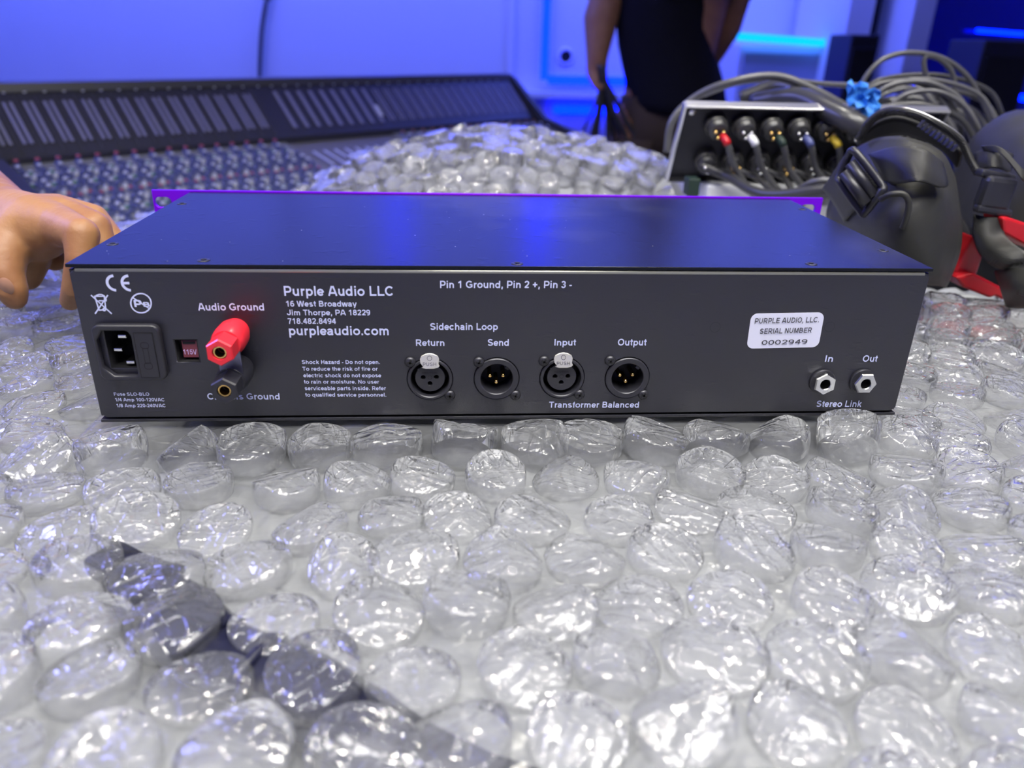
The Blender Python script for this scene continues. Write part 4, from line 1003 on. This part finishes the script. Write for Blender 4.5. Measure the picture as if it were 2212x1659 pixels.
# hand at the left (palm down, gripping the wrap)
hp = empty('person', (-.42, .30, TZ), 'bare hand and forearm at the left edge gripping bubble wrap beside the unit', 'person')
hs = Sk()
P_ = lambda u, v, y: aty(u, v, y)
w0 = hs.chain([(P_(78, 492, .165), .0225)])
hs.chain([(P_(10, 474, .20), .0235), (P_(-60, 415, .25), .026), (P_(-180, 330, .36), .036), (P_(-330, 240, .50), .044), (P_(-330, 240, .50)+Vector((-.06, .05, .26)), .052), (P_(-330, 240, .50)+Vector((-.02, .10, .36)), .058)], w0)
hs.chain([(P_(128, 488, .150), .0135), (P_(176, 506, .125), .0108), (P_(174, 560, .118), .0088), (P_(162, 622, .122), .0080), (P_(152, 650, .128), .0065)], w0)
hs.chain([(P_(135, 468, .172), .0140), (P_(204, 490, .158), .0108), (P_(222, 545, .152), .0094), (P_(216, 600, .155), .0084), (P_(206, 630, .160), .0070)], w0)
hs.chain([(P_(122, 460, .188), .0135), (P_(202, 472, .190), .0102), (P_(240, 518, .186), .0094), (P_(240, 565, .186), .0084), (P_(232, 600, .19), .0070)], w0)
k5 = hs.chain([(P_(98, 458, .198), .0130), (P_(165, 462, .222), .0098), (P_(165, 515, .210), .0090), (P_(148, 548, .200), .0086), (P_(118, 562, .185), .0078)], w0)
hs.chain([(P_(60, 515, .170), .0165), (P_(66, 560, .170), .0125), (P_(62, 600, .172), .0085)], w0)
hs.chain([(P_(30, 512, .155), .0165), (P_(8, 552, .142), .0140), (P_(8, 592, .134), .0120), (P_(24, 624, .131), .0100), (P_(32, 644, .131), .0076)], w0)
hand = skin_fig('hand', hs.v, hs.e, hs.r, M['skin'], hp, .0015, smooth=7)
sl_ = P_(-330, 240, .50); MB().tube(smoothpath([sl_+Vector((-.045, .04, .17)), sl_+Vector((-.058, .05, .26)), sl_+Vector((-.02, .10, .38))], 5), [.068+.001*i for i in range(11)], 20).build('sleeve', M['shirt'], hp, True)
nl = P_(14, 618, .1215); MB().lathe([(.0001, .0010), (.0035, .0008), (.0045, .0)], Matrix.Translation(nl) @ Matrix.Rotation(R(100), 4, 'X') @ Matrix.Scale(1.35, 4, (0, 1, 0)), 18, cap=False).build('thumbnail', pm('nail', (.46, .24, .16), .3), hp, True)

# ------------------------------------------------------------------ person standing behind
PY = 2.3
def pp(u, v, dy=0): return aty(u, v, PY+dy)
pxm = (PY-CAMY)/FPX
hipc = pp(1440, 262)
man = empty('person', (hipc.x, PY, FLOOR), 'person in black t-shirt and khaki trousers standing behind, holding a bunch of cables', 'person')
cx = pp(1450, 120).x
bs = Sk()
z = lambda f: FLOOR+f
pel = bs.chain([((cx, PY, z(.95)), (.15, .10))])
ch_ = bs.chain([((cx, PY, z(1.10)), (.14, .095)), ((cx, PY-.01, z(1.28)), (.165, .105)), ((cx, PY, z(1.42)), (.15, .09)), ((cx, PY, z(1.50)), (.06, .06)), ((cx, PY-.015, z(1.56)), (.055, .058)), ((cx, PY-.03, z(1.63)), (.075, .09)), ((cx, PY-.03, z(1.72)), (.078, .095)), ((cx, PY-.02, z(1.79)), (.05, .06))], pel)
shl = pel+3
for sx in (-1, 1):
    bs.chain([((cx+sx*.10, PY, z(.88)), .085), ((cx+sx*.11, PY-.01, z(.50)), .060), ((cx+sx*.115, PY+.02, z(.28)), .055), ((cx+sx*.12, PY+.02, z(.09)), .036), ((cx+sx*.13, PY-.08, z(.045)), (.036, .03)), ((cx+sx*.14, PY-.16, z(.03)), (.036, .022))], pel)
el = pp(1318, -25); wr_ = pp(1290, 120, -.02); hd = pp(1288, 158, -.03)
ls = bs.chain([((cx-.165, PY, z(1.42)), .055), ((cx-.205, PY+.01, z(1.30)), .048), (el, .056), (pp(1298, 40), .056), (wr_, .036), (hd, (.034, .02))], shl)
for k, (du, dv) in enumerate(((-14, 26), (-5, 34), (5, 33), (13, 26))):
    bs.chain([(pp(1288+du*.7, 158+dv*.6, -.05), .0098), (pp(1290+du*.7+5, 158+dv, -.065), .0088), (pp(1298+du*.5, 158+dv-2, -.035), .0078)], ls)
bs.chain([(pp(1306, 160, -.05), .0105), (pp(1310, 178, -.06), .009)], ls)
el2 = pp(1590, 5, .03); wr2 = pp(1540, 128, .13); 
rs_ = bs.chain([((cx+.165, PY, z(1.42)), .055), ((cx+.20, PY+.02, z(1.30)), .048), (el2, .042), (pp(1572, 60, .06), .044), (wr2, .028), (pp(1510, 165, .19), (.034, .02))], shl)
for k, (du, dv) in enumerate(((-26, 2), (-27, 10), (-24, 18), (-18, 24))):
    bs.chain([(pp(1510+du*.6, 165+dv*.8, .20), .0098), (pp(1510+du, 165+dv+4, .19), .0085), (pp(1510+du*.9, 165+dv+9, .17), .0075)], rs_)
bs.chain([(pp(1500, 150, .20), .0105), (pp(1485, 150, .19), .009)], rs_)
skd = skin_mat('arm_skin', (.45, .225, .13), (.38, .18, .11))
skin_fig('body', bs.v, bs.e, bs.r, skd, man, .008, smooth=4)
def loft(rings, name, mat, parent, n=28, cap=True, seed=0):
    vs_ = []; fs = []
    for c, rx, ry in rings:
        for k in range(n):
            a = 2*math.pi*k/n; w_ = 1+.018*math.sin(5*a+c[2]*19+seed)+.012*math.sin(9*a-c[2]*31)
            vs_.append((c[0]+rx*w_*math.cos(a), c[1]+ry*w_*math.sin(a), c[2]))
    for i in range(len(rings)-1):
        for k in range(n): fs.append((i*n+k, i*n+(k+1) % n, (i+1)*n+(k+1) % n, (i+1)*n+k))
    if cap: fs += [tuple(range(n-1, -1, -1)), tuple((len(rings)-1)*n+k for k in range(n))]
    return mk(name, vs_, fs, mat, parent, True)
def rowx(u0, u1, v): a, b = pp(u0, v), pp(u1, v); return ((a.x+b.x)/2, PY, (a.z+b.z)/2), (b.x-a.x)/2
rg = []
for u0, u1, v, ry in ((1358, 1562, 238, .155), (1352, 1566, 215, .155), (1350, 1560, 180, .150), (1342, 1548, 140, .145), (1336, 1532, 100, .14), (1334, 1525, 60, .14), (1332, 1530, 20, .14), (1330, 1535, -30, .14)):
    c, hw = rowx(u0, u1, v); rg.append((c, hw, ry))
cz = rg[-1][0][2]
for f, rx, ry in ((1.30, .205, .145), (1.40, .235, .140), (1.47, .215, .125), (1.50, .14, .10), (1.515, .085, .080)): rg.append(((cx, PY, z(f)), rx, ry))
loft(rg, 't_shirt', M['shirt'], man, 36)
for sx in (-1, 1): MB().tube(smoothpath([(cx+sx*.13, PY, z(1.44)), (cx+sx*.175, PY+.01, z(1.38)), (cx+sx*.195, PY+.01, z(1.31))], 4), [.068, .068, .067, .066, .065, .065, .064, .064, .063], 18).build('sleeve', M['shirt'], man, True)
loft([((cx, PY, z(.80)), .165, .125), ((cx, PY, z(.90)), .168, .125), ((cx, PY, z(.99)), .15, .115)], 'waistband', M['khaki'], man, 28)
for sx in (-1, 1):
    loft([((cx+sx*.12, PY+.02, z(.07)), .065, .075), ((cx+sx*.115, PY+.01, z(.45)), .080, .085), ((cx+sx*.09, PY, z(.75)), .098, .11), ((cx+sx*.08, PY, z(.86)), .095, .12)], 'trouser_leg', M['khaki'], man, 20)
    MB().box((cx+sx*.135, PY-.06, z(.05)), (.10, .29, .10), None, .035).build('shoe', M['shirt'], man)
hc2 = Vector((cx, PY-.02, z(1.735)))
hair = bmesh.new(); bmesh.ops.create_uvsphere(hair, u_segments=20, v_segments=12, radius=.1)
for q in list(hair.verts):
    q.co = Vector((q.co.x*.90, q.co.y*1.08, q.co.z*.9))
bmesh.ops.delete(hair, geom=[q for q in hair.verts if q.co.z < -.015 and q.co.y < .02], context='VERTS')
for q in hair.verts: q.co += hc2+Vector((0, .005, .005))
me = bpy.data.meshes.new('hair'); hair.to_mesh(me); hair.free(); link('hair', me, M['shirt'], man, True)
for sx in (-1, 1):
    MB().lathe([(.001, .004), (.012, .003), (.014, 0)], Matrix.Translation((cx+sx*.032, PY-.118, z(1.70))) @ Matrix.Rotation(R(90), 4, 'X'), 12).build('eye', M['ink'], man, True)
    MB().lathe([(.001, .006), (.018, .005), (.022, 0)], Matrix.Translation((cx+sx*.083, PY-.02, z(1.69))) @ Matrix.Rotation(R(sx*90), 4, 'Y'), 12).build('ear', skd, man, True)
MB().tube([(cx, PY-.125, z(1.71)), (cx, PY-.138, z(1.675)), (cx, PY-.125, z(1.66))], [.008, .013, .010], 8).build('nose', skd, man, True)
MB().tube([(cx-.025, PY-.118, z(1.63)), (cx, PY-.124, z(1.628)), (cx+.025, PY-.118, z(1.63))], .006, 8).build('mouth', M['darkred'], man, True)
# bunch of cables in the hand
bc = empty('cable_bunch', pp(1300, 175, -.06), 'bunch of thin black cables hanging from the hand of the standing person', 'cables')
rb = random.Random(3)
for k in range(9):
    ue = 1250+k*16+rb.uniform(-8, 8); y_ = -.06+rb.uniform(-.03, .03)
    pts_ = [pp(1296+rb.uniform(-6, 8), 140, y_), pp(1302+rb.uniform(-8, 8), 178, y_), pp(1304+(ue-1304)*.45+rb.uniform(-4, 4), 240, y_), pp(ue, 330, y_), pp(ue+rb.uniform(-12, 12), 480, y_)]
    MB().tube(smoothpath(pts_, 5), rb.choice((.005, .006, .008)), 6).build('cable', M['rubber'], bc, True)

# ------------------------------------------------------------------ patch panel (rear of a connector panel, leaning)
YC = .50; PA = R(27)
tl = aty(1480, 223, YC)
ES = Vector((0, math.sin(PA), -math.cos(PA))); EN = Vector((0, -math.cos(PA), -math.sin(PA))); EX = Vector((1, 0, 0))
def PP(x, s_, n_=0): return tl + EX*x + ES*s_ + EN*n_
PM = Matrix((EX, -EN, -ES)).transposed()
PLEN, PHT = .30, .098
bx = empty('patch_panel', tl, 'black silver-edged connector panel leaning behind the unit, full of plugs and leads', 'patch panel')
MB().box(PP(PLEN/2, PHT/2, -.004), (PLEN, .002, PHT), PM).build('back_plate', M['dark'], bx)
MB().box(PP(PLEN/2, 0, .002), (PLEN, .012, .0022), PM, .0006).build('top_flange', M['silver'], bx)
MB().box(PP(PLEN/2, PHT, .001), (PLEN, .010, .0022), PM, .0006).build('bottom_flange', M['dark'], bx)
for x_ in (0, PLEN): MB().box(PP(x_, PHT/2, .001), (.0030, .010, PHT), PM, .0006).build('side_flange', M['silver'], bx)
zbm = PP(0, PHT).z
fb = empty('foam_block', PP(PLEN/2, PHT, -.03), 'white foam block carrying the connector panel', 'foam block')
MB().box((tl.x+PLEN/2+.022, PP(0, PHT).y+.05, (zbm-.0015+TZ)/2), (PLEN-.04, .16, zbm-.0015-TZ), None, .004).build('block', M['foam'], fb)
q = aty(1494, 402, PP(0, PHT).y-.05); tag(MB().box(q, (.014, .02, .020), None, .002).build('green_block', M['greenblk']), 'small dark green block beside the white foam under the connector panel', 'block')
NXM = lambda p_: Matrix.Translation(p_) @ EN.to_track_quat('Z', 'Y').to_matrix().to_4x4()
MB().lathe([(.004, 0), (.004, .004), (.002, .005)], NXM(PP(.010, .010, -.002)), 14).build('screw', M['steel'], bx, True)
rb = random.Random(11)
ring_c = [M['redtray'], M['foam'], M['greenblk'], M['knobg'], pm('yellow_sleeve', (.7, .5, .04), .5), M['redtray'], M['foam']]
for k in range(8):
    for row in (0, 1):
        o_ = PP(.040+k*.0315, .024+row*.046, .0); mm = NXM(o_)
        c_ = empty('plug', o_, None, None); par(c_, bx)
        MB().lathe([(.0125, -.003), (.0125, .006), (.0112, .008), (.0105, .016), (.0085, .017)], mm, 22).build('housing', M['rubber'], c_, True)
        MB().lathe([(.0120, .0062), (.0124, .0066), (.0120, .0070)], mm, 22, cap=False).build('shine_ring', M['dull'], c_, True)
        for a, b in ((-.0045, .002), (.0045, .002), (0, -.005)):
            MB().lathe([(.0019, .016), (.0021, .021), (.0010, .0225)], mm @ Matrix.Translation((a, b, 0)), 10).build('solder_cup', M['gold'] if (k+row) % 2 == 0 else M['steel'], c_, True)
ends = [(1760, 392), (1785, 398), (1805, 402), (1825, 400), (1840, 396), (1850, 400), (1860, 396), (1870, 400)]
LN = ['black lead with red sleeve, first on the left of the connector panel', 'black lead with white sleeve, second from left on the connector panel', 'black lead with green sleeve on the connector panel', 'black lead with blue sleeve on the connector panel',
      'black lead with yellow sleeve on the connector panel', 'black lead with dull red sleeve right of the yellow-sleeved one', 'black lead with white sleeve nearest the bag']
for k in range(7):
    s0_ = PP(.040+k*.0315+.004, .026, .021)
    mid = PP(.040+k*.0315+.028, .062, .035); m2_ = PP(.040+k*.0315+.07, .095-.003*k, .055); e_ = aty(*ends[k], YC-.09)
    lead = empty('lead', s0_, LN[k], 'cable', 'leads on the connector panel')
    pth = smoothpath([s0_, s0_+Vector((.004, -.010, -.008)), mid, m2_, e_, e_+Vector((.05, .0, -.004))], 6)
    MB().tube(pth[5:], .0036, 8).build('jacket', M['rubberg'], lead, True); MB().tube(pth[:7], .0043, 8).build('sleeve', ring_c[k], lead, True)
LL = ['thick black cable leaving the lower left of the connector panel', 'black lead along the bottom of the connector panel, next to the thick cable', 'middle black lead along the bottom of the connector panel',
      'low black lead right of the middle one on the connector panel', 'rightmost low black lead by the bag buckle']
for k in range(5):
    s0_ = PP(.03+k*.032, .070, .012); e_ = aty(1800+k*10, 408+k*2, YC-.12)
    pth = smoothpath([s0_, s0_+Vector((.03, -.02, -.010)), (s0_+e_)/2+Vector((0, -.02, -.016)), e_, e_+Vector((.06, 0, 0))], 6)
    tag(MB().tube(pth, .0034 if k else .0056, 8).build('lead', M['rubber'], None, True), LL[k], 'cable', 'leads on the connector panel')
# thick looms over the top
def cab(pts_, r, mat, label, grp='cables over the connector panel', n=8, name='cable'):
    o = MB().tube(smoothpath(pts_, 8), r, n).build(name, mat, None, True); return tag(o, label, 'cable', grp)
cab([aty(1440, 330, .60), aty(1452, 262, .60), aty(1500, 212, .60), aty(1570, 180, .58), aty(1665, 164, .57), aty(1740, 185, .56), aty(1850, 245, .55), aty(1950, 310, .56)], .0048, M['rubberg'], 'long grey cable arching over the left corner of the connector panel')
cab([aty(1600, 214, .62), aty(1680, 186, .60), aty(1740, 205, .56), aty(1800, 235, .53), aty(1880, 275, .52), aty(1960, 320, .53)], .0095, M['rubber'], 'thick black loom crossing above the connector panel towards the bag')
cab([aty(1630, 222, .60), aty(1720, 212, .55), aty(1790, 240, .50), aty(1860, 275, .47), aty(1960, 330, .48)], .0125, M['rubber'], 'thickest black loom lying across the top of the connector panel')
cab([aty(1520, 205, .66), aty(1600, 178, .64), aty(1690, 172, .64), aty(1790, 182, .64), aty(1900, 186, .64)], .0032, M['rubberg'], 'thin grey cable running level behind the blue tape')
cab([aty(1864, 200, .60), aty(1868, 170, .60), aty(1905, 130, .60), aty(1960, 114, .60), aty(2030, 124, .60), aty(2085, 160, .60), aty(2120, 215, .60), aty(2140, 262, .60)], .0032, M['rubberg'], 'large single cable loop standing up right of the blue tape', 'cable loops')
cab([aty(2045, 255, .60), aty(2060, 210, .60), aty(2058, 160, .60), aty(2030, 128, .60), aty(2000, 122, .60), aty(1997, 150, .60), aty(2015, 190, .60), aty(2050, 240, .60), aty(2062, 270, .60)], .0032, M['rubberg'], 'narrow upright cable loop inside the large one', 'cable loops')
rb = random.Random(8); TW = (.0028, .0034, .0042)
for k in range(16):
    u0 = 1870+rb.uniform(-15, 60); u1 = 2040+rb.uniform(0, 130); top = 165+k*5+rb.uniform(-5, 8); yy = .52+rb.uniform(0, .16); wd_ = rb.choice(TW)
    cab([aty(u0-20, top+60, yy), aty(u0+25, top+12, yy), aty((u0+u1)/2, top, yy-.01), aty(u1-35, top+30, yy-.02), aty(u1, top+85, yy-.03), aty(u1+8, top+140, yy-.02)], wd_, M['rubberg'] if k % 3 else M['rubber'],
        '%s %s cable arching through the %s part of the tangle behind the bag' % (['thin', 'medium-thick', 'thick'][TW.index(wd_)], 'grey' if k % 3 else 'black', ['upper', 'upper middle', 'lower middle', 'lowest'][k//4]), 'tangled cables behind the bag')
for k in range(3):
    cab([aty(1800+k*25, 262, .58), aty(1850+k*20, 232-k*8, .60), aty(1920+k*20, 240, .62), aty(2000, 275+k*6, .60)], .004, M['rubber'], ['short black cable passing lowest beneath the blue tape', 'short black cable in the middle of the three by the blue tape', 'short black cable passing highest behind the blue tape'][k], 'cables by the tape')
# blue tape
tp = []
for i in range(9):
    for j in range(7):
        q = aty(1830+i*8.6, 178+j*13, .49+.010*noise.noise(Vector((i*.7, j*.6, 5)))); q += Vector((0, .018*noise.noise(Vector((i*.9, j*1.1, 2))), .006*noise.noise(Vector((i*1.3, j, 9))))); tp.append(q)
fs = [(i*7+j, i*7+j+1, (i+1)*7+j+1, (i+1)*7+j) for i in range(8) for j in range(6) if not ((i < 2 and j > 3) or (i > 4 and j < 1) or (i > 6 and j > 4))]
tpo = mk('tape', tp, fs, M['tape']); tag(tpo, 'crumpled flag of light blue masking tape on the cables', 'tape')
sd = tpo.modifiers.new('s', 'SOLIDIFY'); sd.thickness = .0008

# ------------------------------------------------------------------ black camera bag
bag = empty('camera_bag', aty(2080, 640, .30), 'black padded camera bag with webbing straps and buckles at the right', 'bag')
def blob(name, c, rx, ry, rz, mat, rot=None, e=2.4, parent=bag, wob=.03, seed=0):
    bm = bmesh.new(); bmesh.ops.create_uvsphere(bm, u_segments=40, v_segments=24, radius=1)
    M3 = (rot or Euler((0, 0, 0))).to_matrix()
    for q in bm.verts:
        d = q.co; k = (abs(d.x)**e+abs(d.y)**e+abs(d.z)**e)**(-1/e); p_ = d*k
        w_ = 1+wob*noise.noise(d*2.2+Vector((seed, 0, 0)))
        q.co = M3 @ Vector((p_.x*rx*w_, p_.y*ry*w_, p_.z*rz*w_)) + Vector(c)
        q.co.z = max(q.co.z, .001 if q.co.y < .27 else TZ+.001)
    me = bpy.data.meshes.new(name); bm.to_mesh(me); bm.free(); return link(name, me, mat, parent, True)
blob('body', aty(1940, 500, .30), .058, .050, .042, M['nylon'], Euler((0, R(22), R(-20))), 2.4, seed=1)
blob('side_pocket', aty(2248, 405, .37), .070, .08, .064, M['leather'], Euler((R(10), R(14), R(-10))), 3.0, seed=4)
blob('lower_pad', aty(2120, 560, .42), .085, .07, .055, M['nylon'], Euler((0, R(15), 0)), 2.6, seed=7)
def sheetpx(rows_, name, mat, parent=bag, thick=.003):
    """curved cloth from a grid of (u, v, y)"""
    k = len(rows_[0]); rows2 = [smoothpath([aty(*p_) for p_ in r], 5) for r in rows_]; kk = len(rows2[0])
    cols_ = [smoothpath([r[i] for r in rows2], 5) for i in range(kk)]; nn = len(cols_[0])
    vs_ = [p_ for c in cols_ for p_ in c]; fs = [(i*nn+j, i*nn+j+1, (i+1)*nn+j+1, (i+1)*nn+j) for i in range(kk-1) for j in range(nn-1)]
    o = mk(name, vs_, fs, mat, parent, True); s = o.modifiers.new('s', 'SOLIDIFY'); s.thickness = thick; s.offset = 0; return o
# front flap, a big drum-like curve
sheetpx([[(1850, 322, .30), (1900, 300, .26), (1960, 300, .22), (2030, 330, .20), (2060, 385, .21)],
         [(1830, 350, .30), (1890, 345, .23), (1960, 350, .19), (2030, 375, .18), (2068, 430, .20)],
         [(1800, 420, .29), (1870, 420, .21), (1950, 415, .165), (2030, 430, .16), (2074, 490, .19)],
         [(1790, 480, .27), (1860, 490, .20), (1940, 490, .155), (2020, 500, .155), (2070, 545, .19)],
         [(1840, 540, .25), (1900, 560, .19), (1960, 570, .16), (2020, 580, .16), (2050, 600, .20)],
         [(1930, 600, .24), (1960, 605, .20), (1990, 612, .18), (2020, 615, .18), (2040, 620, .21)]], 'front_flap', M['leather'])
sheetpx([[(1875, 335, .215), (1930, 318, .185), (1990, 322, .165), (2035, 352, .165)],
         [(1885, 345, .205), (1945, 352, .165), (1998, 366, .150), (2046, 400, .155)],
         [(1915, 400, .19), (1958, 395, .155), (1990, 392, .145), (2030, 405, .150)]], 'top_strap', M['web'], thick=.002)
sheetpx([[(1778, 408, .255), (1800, 375, .24), (1822, 342, .225), (1835, 325, .22)],
         [(1800, 436, .235), (1826, 405, .215), (1852, 372, .20), (1870, 345, .195)],
         [(1825, 480, .225), (1852, 450, .205), (1885, 418, .19), (1905, 395, .185)]], 'side_strap', M['web'], thick=.002)
MBb = MB(); fr_ = [aty(*p_) for p_ in ((1838, 326, .19), (1850, 330, .185), (1905, 400, .17), (1905, 412, .168), (1868, 460, .175), (1858, 455, .178), (1815, 395, .19), (1813, 380, .195))]
MBb.tube(smoothpath(fr_+[fr_[0]], 3)[:-1], .0028, 8, True).build('tri_glide_buckle', M['blackplast'], bag, True)
for a, b in (((1822, 372, .186), (1872, 440, .172)), ((1836, 352, .186), (1888, 424, .172))):
    MB().tube([aty(*a), aty(*b)], .0042, 8).build('buckle_bar', M['blackplast'], bag, True)
MB().tube(smoothpath([aty(*p_) for p_ in ((1902, 430, .158), (1925, 420, .150), (1952, 420, .146), (1963, 440, .145), (1958, 470, .146), (1950, 492, .150))], 5), .0022, 8).build('flap_piping', M['leather'], bag, True)
# lid edge with zipper
zp = [(1856, 300, .28), (1880, 262, .27), (1918, 240, .26), (1970, 245, .245), (2030, 272, .235), (2075, 305, .23), (2095, 345, .225), (2112, 375, .22)]
MB().tube(smoothpath([aty(*p_) for p_ in zp], 6), .0042, 8, False, .6).build('zip_edge', M['web'], bag, True)
MB().tube(smoothpath([aty(u+3, v-7, y) for u, v, y in zp[2:]], 6), .0011, 6).build('zip_piping', M['silver'], bag, True)
sheetpx([[(1862, 292, .29), (1900, 262, .28), (1950, 255, .27), (2030, 290, .26), (2080, 330, .25)],
         [(1850, 312, .32), (1900, 296, .32), (1960, 290, .31), (2030, 318, .29), (2070, 360, .27)]], 'lid_inner', M['nylon'])
zt_ = [aty(*p_) for p_ in [(1990+i*9, 268+i*6.5, .228) for i in range(9)]]
for q in zt_: MB().box(q, (.0016, .004, .006), Matrix.Rotation(R(35), 3, 'Y')).build('zip_tooth', M['blackplast'], bag)
# carry strap with side release buckle on the right
sheetpx([[(2105, 330, .24), (2150, 318, .23), (2188, 335, .235)], [(2108, 352, .235), (2150, 340, .22), (2185, 352, .228)], [(2112, 368, .23), (2150, 362, .215), (2182, 372, .222)]], 'strap_loop', M['web'], thick=.002)
sheetpx([[(2120, 315, .235), (2160, 318, .22), (2212, 370, .20)], [(2128, 328, .232), (2165, 335, .215), (2212, 392, .195)]], 'strap_tail', M['web'], thick=.0015)
MB().box(aty(2150, 378, .215), (.030, .010, .006), Matrix.Rotation(R(8), 3, 'Y'), .002).build('buckle_top', M['blackplast'], bag)
MB().box(aty(2150, 418, .21), (.026, .012, .026), Matrix.Rotation(R(5), 3, 'Y'), .004).build('release_buckle', M['blackplast'], bag)
MB().box(aty(2144, 455, .208), (.030, .008, .006), Matrix.Rotation(R(8), 3, 'Y'), .002).build('buckle_foot', M['blackplast'], bag)
sheetpx([[(2103, 462, .215), (2135, 470, .208), (2172, 468, .208)], [(2103, 505, .21), (2132, 512, .20), (2168, 505, .20)], [(2120, 550, .20), (2155, 545, .188), (2200, 535, .18)],
         [(2165, 580, .19), (2200, 570, .178), (2260, 560, .17)], [(2270, 580, .19), (2300, 570, .178), (2330, 560, .17)]], 'long_strap', M['web'], thick=.0025)
# red tray below the bag
tray = empty('red_tray', aty(2140, 660, .26), 'bright red plastic tray or case corner sticking out under the black bag', 'tray')
def frame_px(pts_, y0, y1, name):
    f = [aty(u, v, y0) for u, v in pts_]; b = [p_+Vector((0, y1-y0, .0)) for p_ in f]; k = len(f)
    o = mk(name, f+b, [tuple(range(k)), tuple(range(2*k-1, k-1, -1))]+[((i+1) % k, i, k+i, k+(i+1) % k) for i in range(k)], M['redtray'], tray)
    s = o.modifiers.new('b', 'BEVEL'); s.width = .002; s.segments = 2; return o
frame_px([(2064, 585), (2068, 606), (2085, 616), (2110, 596), (2123, 556), (2113, 536), (2102, 508), (2085, 540)], .225, .245, 'corner_frame')
frame_px([(2066, 600), (2082, 622), (2140, 645), (2150, 640), (2172, 650), (2166, 622), (2104, 590)], .215, .235, 'lower_rail')
frame_px([(2165, 470), (2168, 505), (2240, 545), (2245, 525), (2240, 490), (2180, 470)], .20, .225, 'upper_rail')
sheetpx([[(2150, 585, .20), (2190, 580, .18), (2250, 580, .16)], [(2165, 630, .19), (2195, 625, .165), (2250, 620, .15)], [(2175, 665, .20), (2200, 665, .18), (2250, 665, .16)]], 'strap_end', M['web'], thick=.002)
